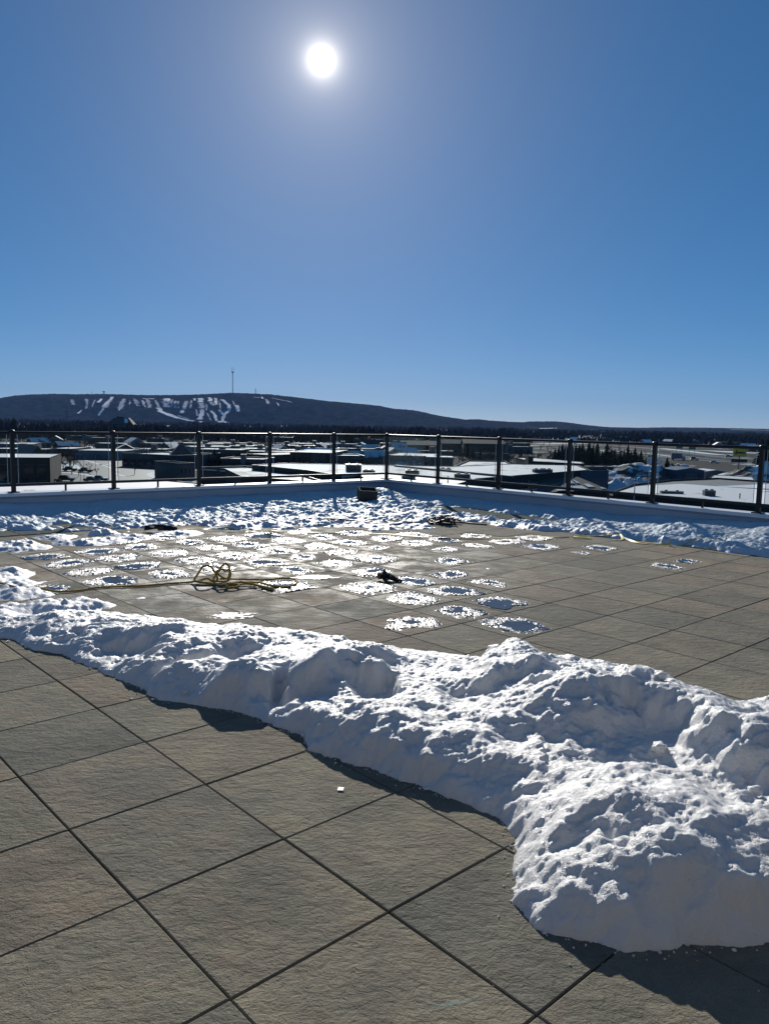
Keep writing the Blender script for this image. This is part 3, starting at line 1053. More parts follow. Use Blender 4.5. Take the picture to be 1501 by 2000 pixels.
ra = 0.011
rope_pts = [(*(-3.88, 7.17), ra), ((-3.6, 7.01)[0], (-3.6, 7.01)[1], 0.05)] + [(x, y, drift_z(x, y) + ra) for x, y in
            ((-3.62, 7.24), (-3.47, 7.23), (-3.3, 7.18), (-3.13, 7.06), (-3.0, 7.03), (-2.84, 7.11), (-2.71, 7.26), (-2.53, 7.32), (-2.31, 7.38), (-2.09, 7.5), (-1.91, 7.59))]
root = empty('rope_coil', ((-1.47, 7.53)[0], (-1.47, 7.53)[1], 0))
tag(root, 'yellow-brown twisted rope dropped in loops on the pavers, long tail to the left', 'rope')


def rel(pts):
    return [(p[0] - root.location.x, p[1] - root.location.y, p[2]) for p in pts]


rope('rope_tail', rel(rope_pts[1:] + [(*(-1.84, 7.55), 0.03), (*(-1.65, 7.52), 0.014), (*(-1.49, 7.53), 0.02)]), ra, root)
# two stiff loops that stand up off the ground
B0, B1 = (-1.87, 7.57), (-1.64, 7.67)
ym = (B0[1] + B1[1]) / 2
rope('standing_loop', rel([(B1[0] - 0.02, ym - 0.10, 0.014), (B0[0] + 0.01, ym - 0.02, 0.02), (B0[0] + 0.03, ym + 0.02, 0.09), (B0[0] + 0.08, ym + 0.03, 0.16), (B0[0] + 0.15, ym + 0.02, 0.165),
                            (B1[0] - 0.03, ym, 0.11), (B1[0], ym - 0.02, 0.04), (B1[0] - 0.05, ym - 0.05, 0.014), (B0[0] + 0.06, ym - 0.06, 0.014)]), ra, root)
rope('standing_loop', rel([(B1[0] - 0.06, ym, 0.015), (B1[0] - 0.03, ym + 0.03, 0.07), (B1[0] + 0.02, ym + 0.03, 0.15), (B1[0] + 0.07, ym + 0.02, 0.195), (B1[0] + 0.11, ym, 0.17), (B1[0] + 0.12, ym - 0.02, 0.10),
                            (B1[0] + 0.09, ym - 0.02, 0.05), (B1[0] + 0.02, ym - 0.01, 0.08), (B1[0] - 0.01, ym, 0.12), (B1[0] + 0.05, ym + 0.01, 0.135), (B1[0] + 0.12, ym + 0.02, 0.11),
                            (B1[0] + 0.10, ym - 0.04, 0.03), (B1[0] - 0.05, ym - 0.03, 0.03), (B1[0] - 0.10, ym - 0.02, 0.05), (B1[0] - 0.20, ym - 0.05, 0.02)]), ra, root)
rope('flat_loop', rel([(*(-1.61, 7.59), 0.05), (*(-1.42, 7.66), 0.035), (*(-1.18, 7.76), 0.014), (*(-1.01, 7.86), 0.014), (*(-0.89, 7.79), 0.014), (*(-0.86, 7.61), 0.014), (*(-0.93, 7.44), 0.014), (*(-1.06, 7.47), 0.014),
                        (*(-1.25, 7.55), 0.03), (*(-1.45, 7.53), 0.025), (*(-1.58, 7.45), 0.015)]), ra, root)
cx, cy = (-1.45, 7.39)
rope('small_ring', rel([(cx + 0.062 * math.cos(t), cy + 0.062 * math.sin(t) * 1.2, 0.014 + 0.010 * (t / 6)) for t in np.linspace(0.6, 6.9 + 3.6, 18)]), ra, root)
rope('rope_end', rel([(*(-1.39, 7.47), 0.05), (*(-1.23, 7.46), 0.02), (*(-1.12, 7.37), 0.016), (*(-1.05, 7.31), 0.016)]), ra * 1.35, root)

# dark cable: tangled heap with one run out to the left
cx, cy = (0.98, 12.58)
z0 = drift_z(cx, cy)
croot = empty('cable_coil', (cx, cy, z0))
tag(croot, 'tangled heap of black cable on the snow right of centre', 'cable')
rg = random.Random(5)
for k in range(9):
    pts = []
    ph, rx, ry, tl = rg.random() * 6, rg.uniform(0.06, 0.19), rg.uniform(0.05, 0.15), rg.uniform(-0.9, 0.9)
    ox, oy = rg.uniform(-0.10, 0.10), rg.uniform(-0.08, 0.08)
    for q in range(10):
        t = ph + q * 0.85
        pts.append((ox + rx * math.cos(t), oy + ry * math.sin(t), 0.012 + max(0, 0.03 + rg.uniform(0.02, 0.075) * math.sin(t * rg.uniform(0.8, 1.3) + tl) + 0.006 * k)))
    MB().tube(spline(pts, 6), 0.0095, 8).build('cable_loop', 'black_cable', croot, True)
run = [(-0.12, 0.02, 0.05)]
for px_ in ((0.76, 12.88), (0.41, 12.55), (0.08, 12.36), (-0.25, 12.51), (-0.59, 12.6), (-0.93, 12.69), (-1.13, 12.58)):
    run.append((px_[0] - cx, px_[1] - cy, drift_z(*px_) + 0.012 - z0))
MB().tube(spline(run, 8), 0.011, 8).build('cable_run', 'black_cable', croot, True)
tailp = [(0.1, 0.02, 0.03)]
for px_ in ((1.31, 12.76), (1.46, 12.65), (1.66, 12.55)):
    tailp.append((px_[0] - cx, px_[1] - cy, drift_z(*px_) + 0.012 - z0))
MB().tube(spline(tailp, 8), 0.011, 8).build('cable_run', 'black_cable', croot, True)


def strap(name, pts, w, mat, parent=None, tilt=0.0, th=0.003):
    """flat webbing that follows a path on the ground"""
    path = spline(pts, 6)
    vs, fs = [], []
    for i, p in enumerate(path):
        t = path[min(i + 1, len(path) - 1)] - path[max(i - 1, 0)]
        n = Vector((-t.y, t.x, 0))
        n = n.normalized() if n.length > 1e-6 else Vector((1, 0, 0))
        a = tilt + 0.5 * math.sin(i * 0.23)
        n = n * math.cos(a) + Vector((0, 0, 1)) * math.sin(a) * 0.6
        up = Vector((0, 0, th))
        for q in (p - n * w / 2, p + n * w / 2, p + n * w / 2 + up, p - n * w / 2 + up):
            vs.append(q)
    for i in range(len(path) - 1):
        for k in range(4):
            a, b = i * 4 + k, i * 4 + (k + 1) % 4
            fs.append((a, b, b + 4, a + 4))
    fs += [(3, 2, 1, 0), tuple(range(len(vs) - 4, len(vs)))]
    return MB().add(vs, fs).build(name, mat, parent)


def on_ground(pl, lift=0.006):
    return [(x, y, max(drift_z(x, y), 0) + lift) for x, y in pl]


o = strap('tie_strap', on_ground([(-1.66, 11.42), (-1.43, 11.35), (-1.13, 11.33), (-0.74, 11.24), (-0.37, 11.29), (0.08, 11.28), (0.37, 11.11), (0.73, 11.0), (1.13, 10.95), (1.54, 11.05), (1.93, 11.15), (2.33, 11.31), (2.7, 11.31)]), 0.03, 'yellow_strap')
tag(o, 'long yellow strap running through slush in front of the cable heap', 'strap')
o = strap('tie_strap', on_ground([(-2.44, 11.52), (-2.13, 11.47), (-1.94, 11.29), (-1.69, 11.11), (-1.46, 11.34)]), 0.03, 'yellow_strap')
tag(o, 'short piece of yellow strap over a snow lump left of centre', 'strap')
o = strap('tie_strap', on_ground([(2.75, 11.26), (2.83, 11.22), (2.99, 11.19)], 0.014), 0.05, 'yellow_strap', th=0.012)
tag(o, 'flat yellow strip lying on the pavers at the edge of the right-hand snow', 'strip')

troot = empty('barrier_tape', (*(3.94, 10.68), 0))
tag(troot, 'pale yellow barrier tape looped along the edge of the right-hand snow, knotted at its end', 'tape')
tx, ty = troot.location.x, troot.location.y


def trel(pl):
    return [(a - tx, b - ty, c) for a, b, c in pl]


strap('tape_run', trel(on_ground([(2.94, 11.46), (3.02, 11.34), (2.93, 11.52), (2.97, 11.5), (3.16, 11.47), (3.36, 11.39), (3.47, 11.4), (3.43, 11.14), (3.28, 11.08)], 0.012)), 0.035, 'yellow_strap', troot, 0.3)
strap('tape_run', trel(on_ground([(3.46, 11.3), (3.52, 11.11), (3.55, 10.92), (3.6, 10.79), (3.75, 10.84), (3.86, 10.76), (3.94, 10.73)], 0.010)), 0.04, 'yellow_strap', troot, 0.4)
strap('tape_run', trel(on_ground([(3.96, 10.68), (4.1, 10.65), (4.36, 10.76), (4.65, 10.86), (4.88, 10.9)], 0.012)), 0.02, 'yellow_strap', troot, 0.2)
for k, (ang_, ln, up_) in enumerate(((1.75, 0.17, 0.17), (2.6, 0.10, 0.05), (0.7, 0.09, 0.07), (3.4, 0.10, 0.03), (1.2, 0.06, 0.09), (5.6, 0.08, 0.02), (4.4, 0.06, 0.03))):
    e = Vector((math.cos(ang_) * ln * 0.35, math.sin(ang_) * ln * 0.35, up_))
    mid = e * 0.5 + Vector((0, 0, 0.02))
    strap('tape_tail', [(0, 0, 0.01), tuple(mid), tuple(e)], 0.022 if k else 0.014, 'yellow_strap', troot, 0.9, 0.002)

# crumpled dark scrap with an orange edge, thrown down in front of the ice patches
cx, cy = (0.05, 7.88)
sroot = empty('crumpled_glove', (cx, cy, 0))
tag(sroot, 'crumpled black glove with an orange-brown cuff lying on the pavers', 'glove')


def puff(name, outline, h, mat, bulge, seed):
    """cushioned flat shape: outline in the ground plane, rounded section, crumpled top"""
    n = len(outline)
    cxx, cyy = sum(p[0] for p in outline) / n, sum(p[1] for p in outline) / n
    vs, fs, rings = [], [], 5
    for k in range(rings + 1):
        f = 1 - k / rings
        z = h * math.sqrt(max(0, 1 - f * f)) if k else 0.001
        for i, p in enumerate(outline):
            cr = 1 + 0.35 * math.sin(seed + i * 2.1 + k * 1.3)
            vs.append((cxx + (p[0] - cxx) * f, cyy + (p[1] - cyy) * f, max(0.001, z * cr + bulge * (p[0] - cxx) * (1 - f))))
    for k in range(rings):
        for i in range(n):
            a, b = k * n + i, k * n + (i + 1) % n
            fs.append((a, b, b + n, a + n))
    fs.append(tuple(range(n - 1, -1, -1)))
    return MB().add(vs, fs).build(name, mat, sroot)


def flap(name, outline, th, mat, lean, seed, y0=0.0):
    """crumpled standing flap: outline in x and z, given thickness and folds"""
    n = len(outline)
    cxx, czz = sum(p[0] for p in outline) / n, sum(p[1] for p in outline) / n
    vs, fs, rings = [], [], 4
    for sgn in (-1, 1):
        for k in range(rings + 1):
            f = 1 - k / (rings + 0.6)
            for i, (a, c) in enumerate(outline):
                x, z = cxx + (a - cxx) * f, czz + (c - czz) * f
                y = y0 + sgn * th * math.sqrt(1 - f * f) * (1 + 0.5 * math.sin(seed + i * 1.9 + k)) + lean * z + 0.02 * math.sin(x * 60 + seed)
                vs.append((x, y, max(0.002, z)))
    m = rings + 1
    for h in range(2):
        o_ = h * m * n
        for k in range(rings):
            for i in range(n):
                a, b = o_ + k * n + i, o_ + k * n + (i + 1) % n
                fs.append((a, b, b + n, a + n))
        fs.append(tuple(o_ + rings * n + i for i in range(n)))
    return MB().add(vs, fs).build(name, mat, sroot)


flap('glove_body', [(-0.105, 0.012), (-0.060, 0.020), (-0.035, 0.002), (0.0, 0.012), (0.03, 0.018), (0.06, 0.045), (0.02, 0.075), (-0.012, 0.080), (-0.042, 0.122), (-0.066, 0.080), (-0.09, 0.072)], 0.035, 'dark_cloth', 0.5, 1.0)
flap('cuff', [(-0.118, 0.03), (-0.085, 0.025), (-0.072, 0.06), (-0.082, 0.088), (-0.112, 0.082)], 0.03, 'orange_leather', 0.4, 2.0, -0.012)
flap('glove_body', [(0.0, 0.02), (0.05, 0.004), (0.10, 0.002), (0.155, 0.008), (0.13, 0.028), (0.08, 0.048), (0.04, 0.066), (0.01, 0.06)], 0.03, 'dark_cloth', 0.3, 4.0, -0.02)
flap('glove_body', [(-0.06, 0.02), (-0.02, 0.0), (-0.035, 0.004), (0.02, 0.03), (-0.01, 0.05)], 0.02, 'dark_cloth', -0.4, 6.0, -0.05)

# dark ratchet strap bundle half in the slush on the left
cx, cy = (-3.23, 11.11)
z0 = drift_z(cx, cy)
broot = empty('strap_bundle', (cx, cy, z0))
tag(broot, 'dark strap bundle with a white clip lying in slush on the left', 'strap')
for k in range(3):
    strap('strap_fold', [(-0.22, 0.02 * k, 0.02 + 0.02 * k), (-0.05, 0.03 - 0.02 * k, 0.05 + 0.02 * k), (0.10, -0.01 + 0.02 * k, 0.03 + 0.02 * k), (0.25, 0.02 * k, 0.02 + 0.012 * k)], 0.05, 'dark_cloth', broot, 0.5 + 0.3 * k, 0.006)
MB().box(-0.02, 0.05, -0.03, 0.03, 0.02, 0.075, 0.4).build('buckle', 'black_cable', broot)
MB().lathe([(0.03, 0), (0.05, 0.012), (0.05, 0.028), (0.02, 0.036)], (-0.10, 0.03, 0.06), 12).build('clip', 'white_plastic', broot, True)
strap('strap_tail', [(0.22, 0.02, 0.03), (0.5, 0.12, 0.04), (0.8, 0.2, 0.05), (1.05, 0.28, 0.07)], 0.03, 'yellow_strap', broot)

# hollow concrete block by the corner
cx, cy = (-0.37, 15.98)
z0 = drift_z(cx, cy) - 0.03
blk = empty('concrete_block', (cx, cy, z0 + 0.04), 0.18)
blk.rotation_euler = (0.22, 0.05, 0.2)
tag(blk, 'hollow grey concrete block standing in the snow at the parapet corner', 'block')
bw, bd, bh, t_ = 0.19, 0.15, 0.23, 0.03
mb = MB()
mb.box(-bw, bw, -bd, -bd + t_, 0, bh).box(-bw, bw, bd - t_, bd, 0, bh)
mb.build('long_side', 'block_concrete', blk)
mb = MB()
mb.box(-bw, -bw + t_, -bd + t_, bd - t_, 0, bh - 0.002).box(bw - t_, bw, -bd + t_, bd - t_, 0, bh - 0.002)
mb.build('short_side', 'block_concrete', blk)
MB().box(-bw + t_, bw - t_, -bd + t_, bd - t_, 0, 0.05).build('base', 'block_concrete', blk)

# white vent cap against the left parapet
cx, cy = (-3.85, 14.72)
z0 = drift_z(cx, cy) - 0.05
vc = MB().lathe([(0.085, 0), (0.085, 0.16), (0.10, 0.165), (0.10, 0.19), (0.07, 0.215), (0.02, 0.225)], (0, 0, 0), 18).build('roof_vent', 'white_plastic', None, True)
vc.location = (cx, cy, z0)
tag(vc, 'small white plastic vent cap in the drift below the left parapet', 'vent')

# white scrap of paper near the snow bank
cx, cy = (-0.17, 3.27)
sp_ = MB().add([(-0.013, -0.011, 0.002), (0.011, -0.014, 0.003), (0.015, 0.008, 0.006), (-0.010, 0.014, 0.005), (-0.013, -0.011, 0.0035), (0.011, -0.014, 0.0045), (0.015, 0.008, 0.0075), (-0.010, 0.014, 0.0065)],
               [(3, 2, 1, 0), (4, 5, 6, 7), (0, 1, 5, 4), (1, 2, 6, 5), (2, 3, 7, 6), (3, 0, 4, 7)]).build('paper_scrap', 'white_plastic')
sp_.location = (cx, cy, 0.001)
tag(sp_, 'tiny white scrap on a paver in front of the snow bank', 'scrap')


# ================================================================ the town below
def ground_mat():
    m, nt, b = new_mat('town_ground')
    v = position(nt)
    earth = ramp(nt, noise(nt, v, 0.06, 6.0, 0.65), [(0.3, (0.03, 0.027, 0.024)), (0.7, (0.085, 0.075, 0.064))])
    f = ramp(nt, noise(nt, v, 0.018, 7.0, 0.66), [(0.57, (0, 0, 0)), (0.61, (1, 1, 1))])
    c = mixc(nt, f, earth, (0.80, 0.82, 0.84))
    nt.links.new(c, b.inputs['Base Color'])
    b.inputs['Roughness'].default_value = 0.95
    b.inputs['Specular IOR Level'].default_value = 0.1
    nt.links.new(bump(nt, noise(nt, v, 0.8, 5.0), 0.6, 0.5), b.inputs['Normal'])


def wood_mat(name, c0, c1, sc):
    m, nt, b = new_mat(name)
    v = position(nt)
    c = ramp(nt, noise(nt, v, sc, 6.0, 0.7), [(0.32, c0), (0.68, c1)])
    nt.links.new(c, b.inputs['Base Color'])
    b.inputs['Roughness'].default_value = 0.95
    b.inputs['Specular IOR Level'].default_value = 0.0


def wall_mat(name, col, rough=0.8):
    """weathered wall: mottling plus faint vertical runs"""
    m, nt, b = new_mat(name)
    v = position(nt, (1, 1, 0.15))
    v2 = position(nt)
    c = mixc(nt, 1.0, ramp(nt, noise(nt, v, 1.2, 5.0), [(0.3, tuple(x * 0.82 for x in col)), (0.7, tuple(x * 1.12 for x in col))]),
             ramp(nt, noise(nt, v2, 0.35, 4.0), [(0.3, (0.85, 0.85, 0.85)), (0.7, (1.08, 1.08, 1.08))]), 'MULTIPLY')
    nt.links.new(c, b.inputs['Base Color'])
    b.inputs['Roughness'].default_value = rough


def patchy_roof_mat(name, base, thr):
    m, nt, b = new_mat(name)
    v = position(nt)
    f = ramp(nt, noise(nt, v, 0.12, 7.0, 0.62), [(thr, (0, 0, 0)), (thr + 0.05, (1, 1, 1))])
    c = mixc(nt, f, base, (0.84, 0.85, 0.86))
    nt.links.new(c, b.inputs['Base Color'])
    b.inputs['Roughness'].default_value = 0.75
    nt.links.new(bump(nt, noise(nt, v, 0.9, 4.0), 0.4, 0.2), b.inputs['Normal'])


ground_mat()
wood_mat('hill_forest', (0.002, 0.003, 0.004), (0.05, 0.048, 0.042), 0.02)
wood_mat('wood_brown', (0.012, 0.011, 0.010), (0.034, 0.029, 0.025), 0.03)
wood_mat('bare_twigs', (0.03, 0.025, 0.021), (0.075, 0.062, 0.05), 0.2)
wood_mat('conifer_needles', (0.008, 0.016, 0.010), (0.022, 0.036, 0.020), 0.8)
wood_mat('bark', (0.04, 0.032, 0.025), (0.08, 0.064, 0.05), 1.0)
wall_mat('brick_brown', (0.059, 0.044, 0.036))
wall_mat('tan_wall', (0.126, 0.109, 0.084))
wall_mat('grey_wall', (0.109, 0.113, 0.118))
wall_mat('blue_steel', (0.050, 0.092, 0.151), 0.5)
wall_mat('pale_steel', (0.176, 0.193, 0.210), 0.5)
wall_mat('teal_wall', (0.042, 0.063, 0.071))
wall_mat('dark_green_wall', (0.021, 0.029, 0.025))
wall_mat('dark_wall', (0.021, 0.020, 0.021))
wall_mat('red_brown_wall', (0.055, 0.029, 0.023))
wall_mat('cream_wall', (0.193, 0.176, 0.143))
simple('membrane', (0.22, 0.22, 0.22), 0.7, 0.2, 0.4)
simple('dark_shingle', (0.07, 0.065, 0.06), 0.85, 0.3, 1.2)
simple('window_glass', (0.02, 0.026, 0.032), 0.08, 0.2, 0.8)
simple('asphalt', (0.055, 0.054, 0.053), 0.65, 0.25, 0.5)
simple('salted_road', (0.105, 0.10, 0.095), 0.6, 0.2, 0.3)
simple('road_paint', (0.75, 0.74, 0.68), 0.6, 0.1)
simple('dark_steel', (0.05, 0.05, 0.055), 0.45, 0.2)
simple('galvanised', (0.35, 0.36, 0.37), 0.4, 0.1, metal=0.6)
simple('weathered_pole', (0.12, 0.10, 0.085), 0.85, 0.2)
simple('unit_paint', (0.10, 0.10, 0.10), 0.6, 0.2)
simple('sign_yellow', (0.90, 0.70, 0.03), 0.5, 0.06)
simple('sign_white', (0.62, 0.66, 0.72), 0.5, 0.06)
simple('sign_green', (0.01, 0.22, 0.13), 0.5, 0.08)
simple('sign_ink', (0.015, 0.015, 0.03), 0.6, 0.05)
simple('tyre', (0.02, 0.02, 0.02), 0.8, 0.1)
simple('rim', (0.4, 0.4, 0.42), 0.35, 0.1, metal=0.8)
simple('lamp_lens', (0.7, 0.68, 0.62), 0.2, 0.05)
simple('rubble', (0.20, 0.17, 0.15), 0.9, 0.35, 0.6)
patchy_roof_mat('patchy_roof', (0.16, 0.16, 0.155), 0.44)
patchy_roof_mat('worn_roof_snow', (0.14, 0.14, 0.14), 0.36)
patchy_roof_mat('snowy_bank', (0.10, 0.09, 0.08), 0.46)
make_snow_mat('field_snow', 0.0, 0.0, (0.86, 0.88, 0.90), 0.8)


def piste_mat(name, col, keep):
    m, nt, b = new_mat(name)
    v = position(nt)
    b.inputs['Base Color'].default_value = (*col, 1)
    b.inputs['Roughness'].default_value = 0.9
    at_ = node(nt, 'ShaderNodeAttribute')
    at_.attribute_name = 'cover'
    n1 = noise(nt, v, 0.045, 5.0, 0.7)
    f = nmath(nt, 'ADD', nmath(nt, 'MULTIPLY', at_.outputs['Fac'], 1.1), nmath(nt, 'SUBTRACT', n1, 0.95 - keep))
    f = ramp(nt, f, [(0.25, (0, 0, 0)), (0.75, (1, 1, 1))])
    nt.links.new(f, b.inputs['Alpha'])


piste_mat('piste_snow', (0.80, 0.84, 0.90), 0.16)
piste_mat('piste_thin', (0.36, 0.42, 0.52), 0.0)

# ---------------------------------------------------------------- ground, roads
g = MB()
N = 40
ys_ = [15, 120, 300, 700, 1500, 3200, 6000, 12000]
vs, fs = [], []
for y in ys_:
    for k in range(N + 1):
        vs.append(((k / N - 0.5) * 3.0 * (y + 60), y, ZG))
for i in range(len(ys_) - 1):
    for k in range(N):
        a = i * (N + 1) + k
        fs.append((a, a + 1, a + N + 2, a + N + 1))
kind(g.add(vs, fs).build('town_ground', 'town_ground'), 'structure')


def flat(name, poly, mat, z):
    m = MB()
    m.prism(poly, ZG - 0.3, ZG + z)
    return m.build(name, mat)


def ribbon(name, pts, w, mat, z):
    """road of width w along a line"""
    P = [Vector((x, y, 0)) for x, y in pts]
    P = [Vector(p) for p in spline([(p.x, p.y, 0) for p in P], 6)]
    L, Rr = [], []
    for i, p in enumerate(P):
        t = (P[min(i + 1, len(P) - 1)] - P[max(i - 1, 0)]).normalized()
        n = Vector((-t.y, t.x, 0)) * w / 2
        L.append(p + n)
        Rr.append(p - n)
    m = MB()
    vs = [(p.x, p.y, ZG + z) for p in L] + [(p.x, p.y, ZG + z) for p in Rr]
    n = len(P)
    m.add(vs, [(n + i, n + i + 1, i + 1, i) for i in range(n - 1)])
    return m.build(name, mat)


kind(flat('boulevard', [(-136.0, 344.1), (-124.8, 353.9), (-105.6, 328.0), (-82.7, 290.0), (-62.7, 238.5), (-63.7, 214.2), (-73.6, 208.3), (-97.0, 255.7)], 'salted_road', 0.02), 'structure')
kind(flat('car_park', [(-151.4, 290.9), (-137.2, 320.3), (-131.1, 331.6), (-97.4, 255.5), (-72.9, 205.1), (-67.6, 182.5), (-83.4, 159.6)], 'asphalt', 0.012), 'structure')
for pts, w in (([(-110.6, 317.6), (-110.8, 305.5), (-122.8, 325.8), (-129.9, 336.8)], 1.2), ([(-91.1, 268.6), (-102.8, 290.1), (-112.8, 308.7)], 1.0), ([(-70.8, 240.9), (-73.9, 247.1), (-77.3, 256.2), (-79.0, 266.5)], 2.2),
               ([(-81.8, 244.9), (-86.7, 253.5), (-89.2, 258.0)], 1.4), ([(-124.2, 289.8), (-123.4, 297.2), (-126.9, 311.5)], 2.0), ([(-111.3, 259.5), (-103.2, 256.5), (-95.1, 248.5), (-82.4, 233.3)], 2.2)):
    kind(ribbon('kerb_snow', pts, w, 'field_snow', 0.05), 'structure')
kind(flat('snow_lawn', [(-117.2, 272.3), (-126.2, 307.8), (-119.6, 302.4), (-106.4, 275.8), (-108.0, 266.2)], 'field_snow', 0.035), 'structure')
kind(flat('snow_lawn', [(-72.8, 242.6), (-76.6, 259.0), (-70.7, 266.2), (-63.3, 240.6)], 'field_snow', 0.045), 'structure')
kind(flat('snow_lawn', [(-172.7, 437.2), (-161.5, 480.6), (-148.9, 459.2), (-196.1, 513.6)], 'field_snow', 0.03), 'structure')
kind(flat('snow_lawn', [(-178.9, 460.5), (-193.4, 534.2), (-173.6, 516.6), (-148.3, 473.6), (-151.0, 449.2)], 'field_snow', 0.05), 'structure')
hw = [([(122.2, 726.5), (182.6, 804.5), (234.4, 801.6), (243.7, 680.6), (226.4, 534.0), (238.3, 485.9), (259.0, 455.5)], 15), ([(135.3, 631.9), (161.5, 577.3), (181.4, 505.8), (188.9, 459.4), (212.2, 432.4), (239.4, 420.7)], 13),
      ([(122.3, 650.5), (166.1, 691.3), (197.0, 617.7), (200.7, 530.8), (203.5, 465.2)], 7)]
for pts, w in hw:
    kind(ribbon('highway', pts, w, 'salted_road', 0.10 if w > 10 else 0.06), 'structure')
for pts, w in (([(161.3, 830.2), (214.1, 892.2), (221.3, 874.5)], 18), ([(257.0, 731.3), (254.3, 673.3), (245.3, 578.8), (259.1, 575.8)], 10), ([(287.4, 678.4), (289.2, 642.9), (308.2, 630.0)], 22), ([(110.1, 813.5), (136.5, 812.0)], 10),
               ([(176.2, 630.1), (189.8, 571.3), (189.8, 501.8)], 5)):
    kind(ribbon('snow_verge', pts, w, 'field_snow', 0.13), 'structure')

# ---------------------------------------------------------------- buildings
FOOT = []          # footprints kept free of trees: (x, y, radius)


def scale_poly(poly, k):
    cx, cy = sum(p[0] for p in poly) / len(poly), sum(p[1] for p in poly) / len(poly)
    return [(cx + (x - cx) * k, cy + (y - cy) * k) for x, y in poly]


def face_panels(root, name, mat, a, b, n, w, h, z, depth=0.12, start=0.0, end=1.0, sub=None):
    """n panels along the wall a->b (world xy), each an object of its own"""
    ox, oy = root.location.x, root.location.y
    A, B = Vector((*a, 0)), Vector((*b, 0))
    d = (B - A).normalized()
    nr = Vector((d.y, -d.x, 0))
    if nr.dot(Vector((0, 0, 0)) - A) < 0:
        nr = -nr
    L = (B - A).length
    for k in range(n):
        c = A + d * (L * (start + (end - start) * (k + 0.5) / n))
        q = [c - d * w / 2 - nr * 0.05, c + d * w / 2 - nr * 0.05, c + d * w / 2 + nr * depth, c - d * w / 2 + nr * depth]
        m = MB()
        m.prism([(t.x - ox, t.y - oy) for t in q], ZG + z, ZG + z + h)
        o = m.build(name, mat, root)
        if sub:
            m = MB()
            q = [c - d * w * 0.46 + nr * depth, c + d * w * 0.46 + nr * depth, c + d * w * 0.46 + nr * (depth + 0.03), c - d * w * 0.46 + nr * (depth + 0.03)]
            m.prism([(t.x - ox, t.y - oy) for t in q], ZG + z + h * 0.08, ZG + z + h * 0.94)
            m.build(sub[0], sub[1], o)


def building(label, poly, h, wall, roof='snow', cat='building', name='flat_roof_building', base=None, rim=0.35, group=None):
    cx, cy = sum(p[0] for p in poly) / len(poly), sum(p[1] for p in poly) / len(poly)
    r = max(math.hypot(p[0] - cx, p[1] - cy) for p in poly)
    FOOT.append((poly, r, cx, cy))
    root = empty(name, (cx, cy, 0))
    loc = [(x - cx, y - cy) for x, y in poly]
    z0 = ZG - 0.2 if base is None else base
    MB().prism(loc, z0, ZG + h, top=False).build('wall', wall, root)
    ro = MB().prism(scale_poly(loc, 0.995), ZG + h - rim - 0.3, ZG + h - rim).build('roof', 'membrane' if roof in ('snow', 'bare') else roof, root)
    edge = MB()
    n = len(loc)
    a = sum(loc[i][0] * loc[(i + 1) % n][1] - loc[(i + 1) % n][0] * loc[i][1] for i in range(n))
    lp = loc if a > 0 else loc[::-1]
    inn = scale_poly(lp, 1 - 0.35 / max(r, 1))
    out_ = scale_poly(lp, 1 + 0.12 / max(r, 1))
    for i in range(n):
        j = (i + 1) % n
        edge.prism([out_[i], out_[j], inn[j], inn[i]], ZG + h - 0.02, ZG + h + 0.10)
    edge.build('roof_edge', 'dark_steel', root)
    if roof == 'snow':
        MB().prism(scale_poly(lp, 1 - 0.8 / max(r, 1)), ZG + h - rim - 0.02, ZG + h - rim + 0.30).build('roof_snow', 'worn_roof_snow', root)
    tag(root, label, cat, group)
    return root


def rect(x0, x1, D0, D1, depth, skew=0.0):
    """footprint from its near edge (x0 at D0 to x1 at D1) and its depth"""
    d = Vector((x1 - x0, D1 - D0, 0)).normalized()
    n = Vector((-d.y, d.x, 0))
    if n.y < 0:
        n = -n
    return [(x0, D0), (x1, D1), (x1 + n.x * depth, D1 + n.y * depth), (x0 + n.x * depth, D0 + n.y * depth)]


def roof_unit(x, y, z, w, d, h, rz, label, mat='unit_paint'):
    o = empty('rooftop_unit', (x, y, z), rz)
    MB().box(-w / 2, w / 2, -d / 2, d / 2, 0.15, h).build('casing', mat, o)
    MB().box(-w / 2 + 0.1, w / 2 - 0.1, -d / 2 + 0.1, d / 2 - 0.1, 0, 0.15).build('kerb', 'dark_steel', o)
    MB().box(-w / 2 - 0.05, w / 2 + 0.05, -d / 2 - 0.05, d / 2 + 0.05, h, h + 0.08).build('lid', 'galvanised', o)
    for k in (-0.25, 0.25):
        MB().lathe([(min(w, d) * 0.2, 0), (min(w, d) * 0.2, 0.18), (min(w, d) * 0.1, 0.2)], (k * w, 0, h + 0.08), 10).build('fan', 'dark_steel', o)
    for k in range(4):
        MB().box(-w / 2 + 0.15 + k * w / 4.2, -w / 2 + 0.15 + (k + 0.7) * w / 4.2, -d / 2 - 0.03, -d / 2 + 0.01, 0.35, h - 0.15).build('louvre', 'dark_steel', o)
    return tag(o, label, 'rooftop unit', 'rooftop air units')


# nearest roof on the left
building('low snow-covered flat roof just beyond the left railing', [(-57.0, 106.6), (-42.4, 122.0), (-36.8, 125.5), (-28.3, 119.7), (-21.6, 93.2), (-41.4, 77.1)], 8.35, 'dark_wall')

